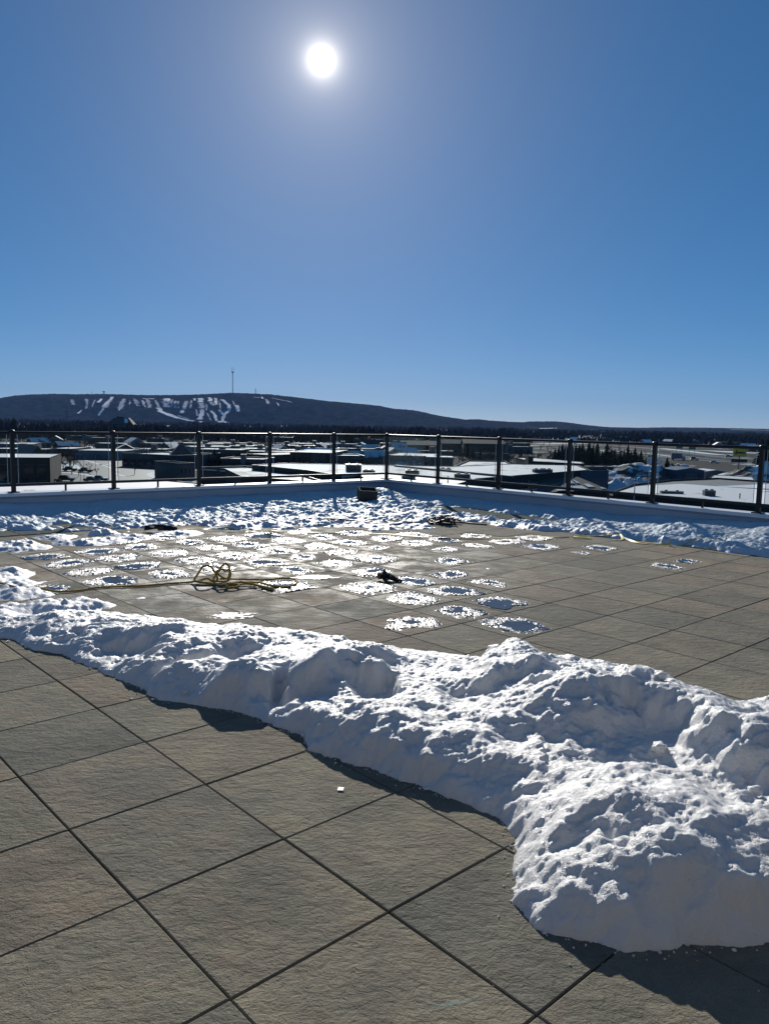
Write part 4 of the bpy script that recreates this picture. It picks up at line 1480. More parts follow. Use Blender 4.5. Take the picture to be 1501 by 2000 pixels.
# long mall with the big white roof in the centre
mall_poly = [(-32.8, 192.0), (-17.5, 175.0), (-9.1, 159.5), (-5.6, 165.3), (-0.9, 127.2), (8.3, 127.2), (18.4, 157.2), (28.8, 170.0), (51.9, 198.4), (54.5, 220.9), (36.0, 221.2), (16.9, 201.9), (0.6, 202.4), (-25.6, 203.1)]
mall = building('long flat-roofed mall with bright snowy roof across the middle distance', mall_poly, 7.35, 'dark_green_wall')
stp = MB()
a, b = (2.2, 197.4), (26.4, 161.8)
q = Vector((b[0] - a[0], b[1] - a[1])).normalized()
stp.prism([(a[0] - mall.location.x, a[1] - mall.location.y), (b[0] - mall.location.x, b[1] - mall.location.y), (b[0] - q.y * 0.6 - mall.location.x, b[1] + q.x * 0.6 - mall.location.y), (a[0] - q.y * 0.6 - mall.location.x, a[1] + q.x * 0.6 - mall.location.y)], ZG + 7.2, ZG + 7.75)
stp.build('roof_step', 'dark_steel', mall)
for (p, w, d, h, rz, lb) in (((-7.1, 174.2), 3.4, 2.4, 1.6, 0.1, 'grey rooftop unit, leftmost on the mall roof'), ((-3.5, 167.2), 2.6, 2.0, 0.9, 0.0, 'low dark rooftop unit just right of the leftmost one'),
                            ((5.7, 164.0), 2.8, 2.2, 1.15, -0.1, 'dark rooftop unit on the mall roof right of the corner post'), ((4.6, 152.9), 2.6, 2.0, 0.7, -0.1, 'low grey rooftop unit in front of the dark one'),
                            ((14.2, 183.8), 2.6, 2.0, 0.6, -0.1, 'small low rooftop unit near the far edge of the mall roof'), ((15.7, 158.9), 3.2, 2.0, 0.9, -0.05, 'wide dark rooftop unit beside the utility pole'),
                            ((36.1, 183.6), 2.6, 2.0, 0.8, 0.1, 'left of two dark rooftop units on the right part of the mall roof'), ((38.0, 184.1), 2.4, 2.0, 0.8, 0.1, 'right of two dark rooftop units on the right part of the mall roof')):
    roof_unit(p[0], p[1], ZG + 7.25, w, d, h, rz, lb)

b2 = building('low long building with a row of windows behind the mall roof', [(20.0, 226.0), (29.0, 221.2), (38.3, 233.7), (40.4, 264.7), (28.1, 263.5)], 6.3, 'tan_wall', 'patchy_roof')
face_panels(b2, 'window', 'window_glass', (20.0, 226.0), (29.0, 221.2), 6, 1.1, 1.2, 4.3, sub=('pane', 'window_glass'))
face_panels(b2, 'window', 'window_glass', (29.0, 221.2), (38.3, 233.7), 5, 1.1, 1.2, 4.3, sub=('pane', 'window_glass'))
building('white-roofed warehouse behind the mall, right of centre', [(48.5, 291.6), (49.6, 266.5), (64.4, 253.4), (67.4, 267.9), (55.5, 294.6)], 6.3, 'dark_wall')
building('small dark penthouse block in front of the warehouse roof', rect(47.83, 49.54, 262, 262, 6), 8.0, 'dark_wall', 'bare')
b4 = building('blue-walled steel building at the right of the mall', [(45.5, 192.3), (57.3, 200.1), (60.4, 215.1), (48.8, 213.8)], 7.2, 'blue_steel', 'patchy_roof')
roof_unit(*(57.1, 209.2), ZG + 6.85, 7.0, 3.0, 0.9, 0.05, 'long low rooftop unit on the blue-walled building')

# dark hip-roofed house in front of the blue building
hp = [(29.2, 165.9), (51.4, 178.7), (53.1, 197.8), (36.1, 193.6)]
hc = (sum(p[0] for p in hp) / 4, sum(p[1] for p in hp) / 4)
FOOT.append((hp, 20, *hc))
hr = empty('hip_roof_house', (hc[0], hc[1], 0))
tag(hr, 'low dark house with hipped shingle roof and snow patches, below the right railing', 'house')
lp = [(x - hc[0], y - hc[1]) for x, y in hp]
MB().prism(scale_poly(lp, 0.95), ZG - 0.2, ZG + 4.0).build('wall', 'dark_wall', hr)
r0, r1 = (lp[0][0] * 0.55, (lp[0][1] + lp[3][1]) / 2), (lp[1][0] * 0.45, (lp[1][1] + lp[2][1]) / 2)
MB().add([(*p, ZG + 3.9) for p in lp] + [(*r0, ZG + 6.2), (*r1, ZG + 6.2)], [(0, 1, 5, 4), (1, 2, 5), (2, 3, 4, 5), (3, 0, 4), (3, 2, 1, 0)]).build('roof', 'dark_shingle', hr)


def on_roof(s, t):       # s along the eave, t up the slope
    a = Vector((*lp[0], ZG + 3.9)).lerp(Vector((*lp[1], ZG + 3.9)), s)
    b = Vector((*r0, ZG + 6.2)).lerp(Vector((*r1, ZG + 6.2)), s)
    return a.lerp(b, t) + Vector((0, 0, 0.08))


for (s0, s1, t0, t1) in ((0.62, 0.70, 0.50, 0.72), (0.73, 0.78, 0.5, 0.75), (0.58, 0.76, 0.08, 0.30), (0.80, 0.90, 0.2, 0.42), (0.38, 0.52, 0.03, 0.10), (0.93, 0.99, 0.05, 0.15)):
    q = [on_roof(s0, t0), on_roof(s1, t0), on_roof(s1 - 0.02, t1), on_roof(s0 + 0.01, t1)]
    MB().add([tuple(p) for p in q] + [tuple(p + Vector((0, 0, 0.12))) for p in q], [(3, 2, 1, 0), (4, 5, 6, 7), (0, 1, 5, 4), (1, 2, 6, 5), (2, 3, 7, 6), (3, 0, 4, 7)]).build('snow_patch', 'roof_snow', hr)
wa, wb = scale_poly(hp, 0.95)[0], scale_poly(hp, 0.95)[1]
face_panels(hr, 'window', 'cream_wall', wa, wb, 8, 0.9, 1.4, 1.6, 0.08, sub=('pane', 'window_glass'))

# big white roof on the right
rp = [(42.1, 143.7), (65.0, 110.6), (101.9, 174.4), (89.7, 182.1), (81.7, 191.9), (66.5, 181.1), (52.2, 164.1)]
rb = building('wide flat snowy roof filling the lower right beyond the railing', rp, 6.3, 'dark_wall', 'bare', rim=0.3)
loc = lambda L: [(x - rb.location.x, y - rb.location.y) for x, y in L]
MB().prism(loc([(43.8, 146.2), (66.6, 113.4), (87.1, 148.8), (76.3, 159.2), (65.2, 171.5), (51.9, 161.3)]), ZG + 5.95, ZG + 6.13).build('roof_snow', 'worn_roof_snow', rb)
MB().prism(loc([(70.4, 166.3), (79.7, 161.9), (89.6, 154.9), (98.7, 170.9), (87.0, 176.8)]), ZG + 5.95, ZG + 6.09).build('roof_snow', 'roof_snow', rb)
roof_unit(*(58.9, 141.5), ZG + 6.0, 1.9, 1.5, 1.05, -0.1, 'dark box-shaped rooftop unit alone on the wide right-hand roof')
vp = MB().lathe([(0.1, 0), (0.1, 0.9), (0.14, 0.92), (0.14, 1.0), (0.05, 1.04)], (0, 0, 0), 10).build('vent_pipe', 'dark_steel', None, True)
vp.location = (*(62.4, 136.8), ZG + 6.0)
tag(vp, 'thin dark vent pipe standing on the wide right-hand roof', 'vent pipe')
roof_unit(*(53.4, 145.0), ZG + 6.0, 4.0, 1.2, 0.5, -0.12, 'low flat hatch near the left edge of the wide right-hand roof')

# blue shed with its garage door
def gable(label, x, y, w, d, rz, he, hr_, wall, roofm, name='gabled_house', cat='house', group=None, snow=True):
    """gable end faces -y in the local frame"""
    o = empty(name, (x, y, 0), rz)
    FOOT.append(([(x - w, y - d), (x + w, y - d), (x + w, y + d), (x - w, y + d)], max(w, d), x, y))
    m = MB()
    m.add([(-w / 2, -d / 2, ZG - 0.2), (w / 2, -d / 2, ZG - 0.2), (w / 2, d / 2, ZG - 0.2), (-w / 2, d / 2, ZG - 0.2), (-w / 2, -d / 2, ZG + he), (w / 2, -d / 2, ZG + he), (w / 2, d / 2, ZG + he), (-w / 2, d / 2, ZG + he),
           (0, -d / 2, ZG + hr_), (0, d / 2, ZG + hr_)],
          [(0, 1, 5, 8, 4), (1, 2, 6, 5), (2, 3, 7, 9, 6), (3, 0, 4, 7)])
    m.build('wall', wall, o)
    k, t = 0.35, 0.18
    sl = (hr_ - he) / (w / 2)
    rf = MB()
    for s in (-1, 1):
        e = (s * (w / 2 + k), ZG + he - sl * k)
        q = [(e[0], -d / 2 - k, e[1]), (0, -d / 2 - k, ZG + hr_), (0, d / 2 + k, ZG + hr_), (e[0], d / 2 + k, e[1])]
        rf.add(q + [(a, b, c + t) for a, b, c in q], [(0, 1, 2, 3) if s < 0 else (3, 2, 1, 0), (7, 6, 5, 4) if s < 0 else (4, 5, 6, 7), (0, 4, 5, 1), (1, 5, 6, 2), (2, 6, 7, 3), (3, 7, 4, 0)])
    r_ = rf.build('roof', roofm, o)
    tag(o, label, cat, group)
    return o


sx = 102.29
sh = gable('blue steel shed with a wide garage door, seen through the right railing', sx, 268, 9.6, 11, 0.06, 4.3, 5.1, 'blue_steel', 'blue_steel', 'steel_shed', 'shed')
MB().box(-1.7, 2.2, -5.62, -5.45, ZG, ZG + 3.4).build('garage_door', 'pale_steel', sh)
for k in range(4):
    MB().box(-1.7, 2.2, -5.66, -5.61, ZG + 0.2 + k * 0.82, ZG + 0.28 + k * 0.82).build('door_panel_line', 'dark_steel', sh)
MB().box(3.1, 4.1, -5.62, -5.45, ZG, ZG + 2.2).build('side_door', 'dark_steel', sh)
gable('pale steel shed behind the blue one', 117.73, 284, 7.5, 9, 0.1, 3.2, 3.7, 'pale_steel', 'roof_snow', 'steel_shed', 'shed')
building('long low tan building with snowy roof strip behind the wide roof', [(98.0, 236.5), (109.7, 231.1), (118.5, 251.2), (108.7, 258.4)], 3.2, 'tan_wall')

# left-hand buildings
bl = building('brown building with tall arched bays behind the leftmost railing post', rect(-107.69, -90.66, 206, 211, 26), 7.2, 'brick_brown')
fa_, fb_ = (-107.69, 206), (-90.66, 211)
face_panels(bl, 'bay_panel', 'tan_wall', fa_, fb_, 5, 2.5, 4.6, 0.9, 0.15, 0.05, 0.98, sub=('pane', 'window_glass'))
gable('small house with pale sunlit roof slope above the brown building', -112.9, 248, 7, 10, 0.9, 5.2, 9.0, 'brick_brown', 'cream_wall')
building('long pale-blue warehouse at the far left', rect(-205.05, -176.39, 385, 392, 22), 4.6, 'pale_steel')
wb1 = building('long low blue-grey warehouse behind the street corner', rect(-138.05, -115.44, 345, 345, 25), 3.9, 'pale_steel')
building('thin white-roofed building left of the blue-grey warehouse', rect(-160.08, -149.34, 372, 372, 25), 3.4, 'dark_wall')
tw = building('dark teal shop row with a sign on its roof', rect(-101.17, -76.74, 300, 288, 22), 5.0, 'teal_wall', 'patchy_roof')
face_panels(tw, 'window', 'window_glass', (-101.17, 300), (-76.74, 288), 7, 1.8, 1.8, 0.8, sub=('pane', 'window_glass'))
sg = MB().box(-2.9, 2.9, -0.15, 0.15, 0.5, 1.6).build('roof_sign', 'pale_steel')
sg.location = (-94.59, 303, ZG + 4.7)
for k in (-2.0, 0, 2.0):
    MB().box(k - 0.08, k + 0.08, -0.08, 0.08, 0, 0.5).build('leg', 'dark_steel', sg)
for k in range(6):
    MB().box(-2.3 + k * 0.8, -1.8 + k * 0.8, -0.19, -0.151, 0.8, 1.3).build('letter', 'sign_ink', sg)
tag(sg, 'pale blue sign board standing on the teal shop row', 'sign')
# pyramid-roofed restaurant
px_, py_ = -79.74, 305
pr = empty('pyramid_roof_building', (px_, py_, 0), 0.35)
tag(pr, 'dark building with a steep pyramid roof at the left of the street', 'building')
FOOT.append(([(px_ - 9, py_ - 9), (px_ + 9, py_ - 9), (px_ + 9, py_ + 9), (px_ - 9, py_ + 9)], 10, px_, py_))
MB().box(-4.6, 4.6, -4.6, 4.6, ZG - 0.2, ZG + 3.6).build('wall', 'teal_wall', pr)
MB().add([(-5.4, -5.4, ZG + 3.5), (5.4, -5.4, ZG + 3.5), (5.4, 5.4, ZG + 3.5), (-5.4, 5.4, ZG + 3.5), (-0.6, -0.6, ZG + 8.6), (0.6, -0.6, ZG + 8.6), (0.6, 0.6, ZG + 8.6), (-0.6, 0.6, ZG + 8.6)],
         [(0, 1, 5, 4), (1, 2, 6, 5), (2, 3, 7, 6), (3, 0, 4, 7), (4, 5, 6, 7), (3, 2, 1, 0)]).build('roof', 'dark_shingle', pr)
MB().box(-0.9, 0.9, -0.9, 0.9, ZG + 8.4, ZG + 9.4).build('cupola', 'grey_wall', pr)
for sx_, sy_ in ((-1, -1), (1, -1), (1, 1)):
    MB().tube([(sx_ * 5.4, sy_ * 5.4, ZG + 3.6), (sx_ * 0.7, sy_ * 0.7, ZG + 8.7)], 0.14, 5).build('hip_ridge', 'galvanised', pr)
gb_ = building('square grey building at the road bend', rect(-61.21, -57.47, 232, 236, 14), 5.2, 'grey_wall', 'patchy_roof')
face_panels(gb_, 'window', 'cream_wall', (-61.21, 232), (-57.47, 236), 4, 0.7, 1.6, 2.2, sub=('pane', 'window_glass'))
nb = building('dark brick building low behind the railing, left of centre', [(-46.6, 194.9), (-38.9, 189.7), (-30.6, 165.3), (-11.1, 151.6), (-23.9, 189.2), (-36.3, 203.1)], 6.4, 'red_brown_wall', 'patchy_roof')
bg_ = building('blue-grey block with a stair tower, left of centre', rect(-57.87, -42.59, 272, 270, 16), 5.0, 'teal_wall', 'patchy_roof')
building('small stair tower on the blue-grey block', rect(-49.64, -48.24, 268, 268, 4), 6.6, 'pale_steel')
building('white-roofed store left of the middle post', rect(-58.97, -46.78, 330, 322, 34), 4.4, 'dark_wall')
db = building('large dark brown store with a pale front panel, behind the mall roof', rect(-36.71, -20.47, 300, 298, 34), 6.6, 'brick_brown')
face_panels(db, 'front_panel', 'grey_wall', (-36.71, 300), (-20.47, 298), 1, 5.6, 5.6, 0.6, 0.3, 0.5, 0.88)
face_panels(db, 'window', 'window_glass', (-36.71, 300), (-20.47, 298), 3, 1.2, 1.4, 3.2, 0.1, 0.02, 0.45, sub=('pane', 'window_glass'))
sb = building('grey two-part shop with dark doors, behind the mall roof', rect(-19.03, -8.09, 300, 302, 18), 5.6, 'grey_wall', 'patchy_roof')
face_panels(sb, 'door', 'dark_steel', (-19.03, 300), (-8.09, 302), 3, 1.3, 3.2, 0.6, 0.15, 0.05, 0.6)
face_panels(sb, 'window', 'window_glass', (-19.03, 300), (-8.09, 302), 3, 1.6, 1.2, 3.0, 0.15, 0.6, 0.98, sub=('pane', 'window_glass'))
gw = building('long grey warehouse right of the corner post', rect(0.68, 19.47, 338, 334, 30), 4.6, 'grey_wall')
# rounded dark front
rx_, ry_ = 22.77, 326
rf_ = empty('round_front_shop', (rx_, ry_, 0))
FOOT.append(([(rx_ - 6, ry_ - 6), (rx_ + 6, ry_ - 6), (rx_ + 6, ry_ + 10), (rx_ - 6, ry_ + 10)], 10, rx_, ry_))
tag(rf_, 'shop with a rounded black front right of the corner post', 'shop')
MB().box(-5.5, 5.5, 0.2, 11, ZG - 0.2, ZG + 4.4).build('wall', 'grey_wall', rf_)
arc = [(-3.9 * math.cos(t), 3.4 * math.sin(t)) for t in np.linspace(0, math.pi, 17)]
m = MB()
n = len(arc)
vs = [(a, -0.5, ZG + 4.3 - b) for a, b in arc] + [(a, 0.3, ZG + 4.3 - b) for a, b in arc]
m.add(vs, [tuple(range(n)), tuple(range(2 * n - 1, n - 1, -1))] + [(i, i + n, i + 1 + n, i + 1) for i in range(n - 1)] + [(0, n - 1, 2 * n - 1, n)])
m.build('rounded_front', 'sign_ink', rf_)
MB().box(-5.7, 5.7, 0.0, 11.2, ZG + 4.4, ZG + 4.75).build('roof_snow', 'roof_snow', rf_)

# apartment blocks
for k, (a, b, D, dp, h, lb) in enumerate(((795, 852, 445, 16, 8.6, 'dark apartment block left of the post right of the corner'), (862, 900, 470, 14, 9.2, 'dark apartment block between two railing posts'), (905, 985, 455, 16, 9.8, 'widest dark apartment block with a bluish roof'))):
    x0, x1 = {0: (12.25, 28.85), 1: (33.54, 45.23), 2: (45.27, 69.08)}[k]
    ap = gable(lb, (x0 + x1) / 2, D + dp / 2, dp, x1 - x0, math.pi / 2, h - 2.2, h, 'dark_wall', 'dark_shingle', 'apartment_block', 'apartment block', 'dark apartment blocks')
    nw = int((x1 - x0) / 2.6)
    for s_ in range(2):
        for q in range(nw):
            yy = -(x1 - x0) / 2 + (q + 0.5) * (x1 - x0) / nw
            w_ = MB().box(-dp / 2 - 0.12, -dp / 2 + 0.05, yy - 0.55, yy + 0.55, ZG + 1.0 + s_ * 2.8, ZG + 2.4 + s_ * 2.8).build('window', 'window_glass', ap)
    MB().box(-dp / 2 - 1.2, -dp / 2, -3, 3, ZG + 3.2, ZG + 3.4).build('balcony', 'grey_wall', ap)
ws = building('pale end gable lit white, right of the widest apartment block', rect(69.84, 72.25, 460, 460, 10), 8.4, 'pale_steel')
rr_ = building('long low building with a pale row of windows and red-brown roof', rect(49.38, 63.29, 395, 398, 14), 4.0, 'cream_wall', 'dark_shingle')
face_panels(rr_, 'window', 'window_glass', (49.38, 395), (63.29, 398), 9, 0.9, 1.1, 2.0)

# hotel with the mansard roof on the left skyline
hx, hy = -279.22, 830
ht = empty('mansard_hotel', (hx, hy, 0), 0.1)
tag(ht, 'tall dark hotel with a mansard roof rising above the left railing', 'hotel')
FOOT.append(([(hx - 20, hy - 15), (hx + 20, hy - 15), (hx + 20, hy + 15), (hx - 20, hy + 15)], 24, hx, hy))
MB().box(-12.8, 12.8, -8, 8, ZG - 0.2, ZG + 12.5).build('wall', 'dark_wall', ht)
MB().add([(-13.4, -8.6, ZG + 12.4), (13.4, -8.6, ZG + 12.4), (13.4, 8.6, ZG + 12.4), (-13.4, 8.6, ZG + 12.4), (-7.5, -4, ZG + 19.3), (7.5, -4, ZG + 19.3), (7.5, 4, ZG + 19.3), (-7.5, 4, ZG + 19.3)],
         [(0, 1, 5, 4), (1, 2, 6, 5), (2, 3, 7, 6), (3, 0, 4, 7), (4, 5, 6, 7), (3, 2, 1, 0)]).build('roof', 'dark_shingle', ht)
MB().box(-4.5, 2.5, -3, 3, ZG + 19.3, ZG + 20.6).build('roof_house', 'dark_wall', ht)
MB().add([(4.6, -7.6, ZG + 14.0), (8.2, -7.6, ZG + 14.0), (6.8, -4.9, ZG + 18.4), (3.6, -4.9, ZG + 18.4), (4.6, -7.9, ZG + 14.0), (8.2, -7.9, ZG + 14.0), (6.8, -5.2, ZG + 18.5), (3.6, -5.2, ZG + 18.5)],
         [(4, 5, 6, 7), (3, 2, 1, 0), (0, 4, 7, 3), (1, 2, 6, 5), (2, 3, 7, 6), (0, 1, 5, 4)]).build('snow_patch', 'roof_snow', ht)
for f in range(4):
    for q in range(8):
        MB().box(-11.6 + q * 3.0, -9.8 + q * 3.0, -8.08, -7.9, ZG + 1.2 + f * 2.9, ZG + 2.9 + f * 2.9).build('window', 'window_glass', ht)

# scattered houses and stores among the trees further out
rh = random.Random(21)
spots = [(-165.75, 350), (-175.45, 430), (-151.49, 430), (-133.06, 400), (-115.2, 380), (-133.24, 470), (-87.3, 350), (-107.81, 460), (-77.3, 360), (-99.17, 500), (-78.05, 450), (-56.42, 370), (-60.62, 480), (-45.43, 390), (-33.56, 380), (-37.2, 470), (-23.08, 360), (-14.42, 350), (-16.31, 520), (-5.4, 360), (-0.28, 450), (3.16, 400), (10.19, 420), (21.94, 500), (25.9, 430), (84.05, 520), (44.9, 540), (63.64, 520), (-201.66, 420), (-208.72, 470), (-227.41, 540), (-200.96, 560), (-167.18, 520), (-176.0, 600), (-118.52, 430), (-91.91, 400), (-86.6, 420), (-75.02, 405), (-64.6, 398), (-55.81, 410), (-46.93, 440), (-48.65, 520), (-31.79, 430), (-28.91, 520), (-14.55, 420), (-9.52, 470), (-2.79, 390), (6.25, 560), (8.86, 500), (25.99, 640), (31.68, 590), (61.58, 640), (63.04, 560), (103.44, 640), (154.3, 900), (200.87, 1000), (228.09, 950), (285.68, 1100), (279.32, 1000), (347.53, 1150), (298.45, 900), (358.48, 1050), (353.8, 980), (396.95, 1000), (338.47, 800), (395.47, 900), (351.33, 760), (327.67, 680), (-97.58, 700), (-140.78, 760), (-195.35, 800), (-240.36, 760), (-248.55, 640), (-317.74, 700), (-59.14, 800), (-15.09, 700), (50.81, 800)]
for k, (x, sd) in enumerate(spots):
    be = x / sd
    zone = 'far left' if be < -0.28 else 'left of centre' if be < -0.07 else 'centre' if be < 0.1 else 'right of centre' if be < 0.3 else 'far right'
    if rh.random() < 0.5:
        w, d = rh.uniform(14, 30), rh.uniform(10, 18)
        y1_ = sd + rh.uniform(-3, 3)
        o = building(f'small snowy flat-roofed store among the bare trees, {zone}', rect(x - w / 2, x + w / 2, sd, y1_, d), rh.uniform(3.4, 5.0), rh.choice(['grey_wall', 'brick_brown', 'pale_steel', 'tan_wall']), cat='store', name='small_store', group=f'small stores among the trees, {zone}')
        if sd < 560:
            face_panels(o, 'window', 'window_glass', (x - w / 2, sd), (x + w / 2, y1_), int(w / 4), 1.8, 1.4, 1.0)
        MB().box(-1.4, 1.4, -1.2, 1.2, ZG + 3.2, ZG + 6.0).build('roof_unit', 'unit_paint', o)
    else:
        o = gable(f'small snowy gabled house among the bare trees, {zone}', x, sd, rh.uniform(7, 9), rh.uniform(9, 14), rh.uniform(-1.5, 1.5), 3.0, rh.uniform(5.2, 6.4), rh.choice(['grey_wall', 'cream_wall', 'brick_brown', 'pale_steel']), rh.choice(['roof_snow', 'roof_snow', 'patchy_roof']), group=f'small houses among the trees, {zone}')

# ---------------------------------------------------------------- snow heaps and rubble mounds
def mound(label, cx, cy, rx, ry, h, rz, mat, seed, sharp=1.0, name='snow_heap', cat='snow heap', rough_=0.35, zb=None):
    n = 46
    t = np.linspace(-1.15, 1.15, n)
    a, b = np.meshgrid(t, t)
    r = np.sqrt(a * a + b * b)
    nz = fbm(a * 1.0, b * 1.0, 2.2, 4, 0.6, seed=seed)
    z = h * (np.clip(1 - r, 0, 1) ** sharp) * (1 + rough_ * nz) + h * rough_ * 0.35 * np.clip(1.1 - r, 0, 1) * fbm(a, b, 7, 2, seed=seed + 5, billow=True)
    z = np.where(r > 1.05, -0.3, z)
    o = link(name, height_mesh(name, a * rx, b * ry, z, r[:-1, :-1] < 1.12), mat, smooth=False)
    o.location = (cx, cy, ZG if zb is None else zb)
    o.rotation_euler = (0, 0, rz)
    return tag(o, label, cat)


mound('left pointed snow heap in blue shade beside the dark house', *(67.5, 227.1), 5.5, 4.5, 3.6, 0.0, 'roof_snow', 600, 1.0, rough_=0.2)
mound('right pointed snow heap in blue shade beside the lamp post', *(72.1, 230.1), 4.8, 4.0, 3.8, 0.0, 'roof_snow', 610, 1.0, rough_=0.2)
mound('snow pile behind the mall roof beside the grey warehouse', *(11.9, 336.9), 9, 5, 3.4, 0.0, 'snowy_bank', 620, 0.8)
mound('long snowy earth bank below the row of spruces', *(90.1, 277.9), 26, 16, 5.5, 0.1, 'snowy_bank', 630, 0.7, 'earth_bank', 'bank', 0.3)
mound('brushy snow-dusted mound left of the blue shed', *(110.8, 301.4), 14, 10, 4.6, -0.2, 'snowy_bank', 640, 0.7, 'earth_bank', 'bank', 0.5)
mound('snowy rubble mound at the right edge behind the wide roof', *(133.5, 271.5), 22, 12, 7.0, 0.0, 'snowy_bank', 650, 0.75, 'rubble_mound', 'mound', 0.22)


# ---------------------------------------------------------------- trees
def conifer_mesh(seed, h=10.0, wide=0.2):
    rg_ = random.Random(seed)
    m = MB()
    n = 17
    for k in range(n):
        f = k / (n - 1)
        z = h * (0.10 + 0.88 * f)
        r = h * wide * (1 - f) ** 0.85 * rg_.uniform(0.8, 1.15) + 0.08
        nb_ = max(5, int(10 - 4 * f))
        a0 = rg_.random() * 6
        for b in range(nb_):
            a = a0 + b * 2 * math.pi / nb_ + rg_.uniform(-0.2, 0.2)
            rr = r * rg_.uniform(0.65, 1.15)
            dz = -0.35 * rr - rg_.uniform(0, 0.2)
            w = 0.34 * rr + 0.12
            c, s = math.cos(a), math.sin(a)
            t = [(0, 0, z + 0.35), (c * rr * 0.55 - s * w, s * rr * 0.55 + c * w, z + dz * 0.45), (c * rr, s * rr, z + dz + 0.12), (c * rr * 0.55 + s * w, s * rr * 0.55 - c * w, z + dz * 0.45),
                 (c * rr * 0.5, s * rr * 0.5, z + dz * 0.4 - 0.32)]
            m.add(t, [(0, 1, 2), (0, 2, 3), (1, 4, 2), (2, 4, 3), (0, 4, 1), (0, 3, 4)])
    m.add([(0, 0, h * 1.01), (0.12, 0, h * 0.93), (-0.06, 0.1, h * 0.93), (-0.06, -0.1, h * 0.93)], [(0, 1, 2), (0, 2, 3), (0, 3, 1)])
    me = bpy.data.meshes.new('crown')
    me.from_pydata(m.v, [], m.f)
    me.materials.append(MATS['conifer_needles'])
    t = MB().tube([(0, 0, -0.3), (0, 0, h * 0.45), (0, 0, h * 0.95)], [h * 0.02, h * 0.013, h * 0.004], 6)
    mt = bpy.data.meshes.new('trunk')
    mt.from_pydata(t.v, [], t.f)
    mt.materials.append(MATS['bark'])
    return me, mt


CON = [conifer_mesh(k, 10.0, w) for k, w in ((1, 0.36), (2, 0.40), (3, 0.32), (4, 0.44))]


def conifer(x, y, h, k, label, group=None):
    o = empty('spruce_tree', (x, y, ZG))
    sc_ = h * 1.15 / 10.0
    o.scale = (sc_, sc_, sc_)
    o.rotation_euler = (0, 0, k * 1.7 + x)
    for me, nm in zip(CON[k % 4], ('crown', 'trunk')):
        c = bpy.data.objects.new(nm, me)
        COL.objects.link(c)
        c.parent = o
    FOOT.append(([(x - 2, y - 2), (x + 2, y - 2), (x + 2, y + 2), (x - 2, y + 2)], 2, x, y))
    return tag(o, label, 'tree', group)


row = [(68.87, 318, 8.6), (72.68, 322, 10.0), (76.33, 325, 10.2), (77.67, 320, 9.8), (81.9, 326, 10.6), (83.63, 322, 11.2), (88.08, 326, 11.0), (90.99, 322, 10.6),
       (96.49, 330, 8.0), (97.88, 326, 7.6), (99.62, 322, 10.2), (103.84, 326, 9.0), (105.09, 322, 8.2), (109.86, 330, 5.5), (87.44, 316, 8.0), (80.42, 316, 8.4), (72.98, 330, 9.0), (76.92, 334, 9.5), (79.28, 332, 9.0), (82.59, 334, 9.6), (87.96, 332, 9.6), (96.35, 334, 8.4), (101.81, 334, 8.0), (103.61, 330, 7.6), (93.25, 314, 5.5), (101.25, 314, 5.0)]
for k, (x, y, h) in enumerate(row):
    conifer(x, y, h, k, 'dark spruce in the dense row right of centre' if k not in (0, 10, 12) else {0: 'leftmost spruce of the dense row right of centre', 10: 'tallest spruce standing clear at the right of the row', 12: 'short spruce at the right end of the row'}[k], 'spruces in the dense row')
conifer(108.11, 300, 6.6, 1, 'single spruce just right of the post, beside the white two-line sign')
for k, (x, y, h) in enumerate(((132.16, 275, 13.0), (137.73, 282, 14.0), (134.69, 270, 13.0), (145.35, 300, 12.0))):
    conifer(x, y, h, k, 'tall dark spruce behind the last railing post at the right edge', 'spruces at the right edge')
for k, (x, y, h) in enumerate(((-59.17, 262, 6.0), (-58.6, 268, 7.4), (-55.74, 262, 6.2))):
    conifer(x, y, h, k, ['left', 'middle', 'right'][k] + ' of three small spruces behind the brick building', 'three small spruces')
for k, (x, y, h) in enumerate(((41.65, 370, 6.0), (45.04, 372, 6.4))):
    conifer(x, y, h, k + 1, ['left', 'right'][k] + ' of two spruces in front of the widest apartment block', 'two spruces')


def bare_tree(seed, h=9.0, twigs=5):
    rg_ = random.Random(seed)
    m = MB()

    def grow(p, d, L, r, lev):
        q = p + d * L
        m.tube([p, p.lerp(q, 0.5) + Vector((rg_.uniform(-1, 1), rg_.uniform(-1, 1), 0)) * L * 0.05, q], [r, r * 0.85, r * 0.65], 3 if lev else 5, caps=False)
        if lev >= 4:
            return
        for _ in range(3 if lev else twigs):
            ax = Vector((rg_.uniform(-1, 1), rg_.uniform(-1, 1), rg_.uniform(-0.3, 0.6)))
            nd = (d * 1.0 + ax * rg_.uniform(0.5, 0.95)).normalized()
            nd.z = abs(nd.z) * 0.8 + 0.12
            grow(p.lerp(q, rg_.uniform(0.55, 1.0)), nd.normalized(), L * rg_.uniform(0.58, 0.78), max(r * 0.55, 0.035), lev + 1)
    grow(Vector((0, 0, -0.3)), Vector((0, 0, 1)), h * 0.30, h * 0.018, 0)
    return np.array(m.v), m.f


def tri_faces(fs):
    out = []
    for f in fs:
        for i in range(1, len(f) - 1):
            out.append((f[0], f[i], f[i + 1]))
    return np.array(out)


BT = []
for s_ in range(4):
    v_, f_ = bare_tree(40 + s_, 9.0, 4)
    BT.append((v_, tri_faces(f_)))


def blocked(x, y, m=3.0):
    for poly, r, cx, cy in FOOT:
        if (x - cx) ** 2 + (y - cy) ** 2 < (r * 0.9 + m) ** 2:
            return True
    return False


# a few single trees near enough to tell apart
def bare_mesh(k):
    v_, f_ = BT[k]
    me = array_mesh('bare_tree', v_, f_)
    return me


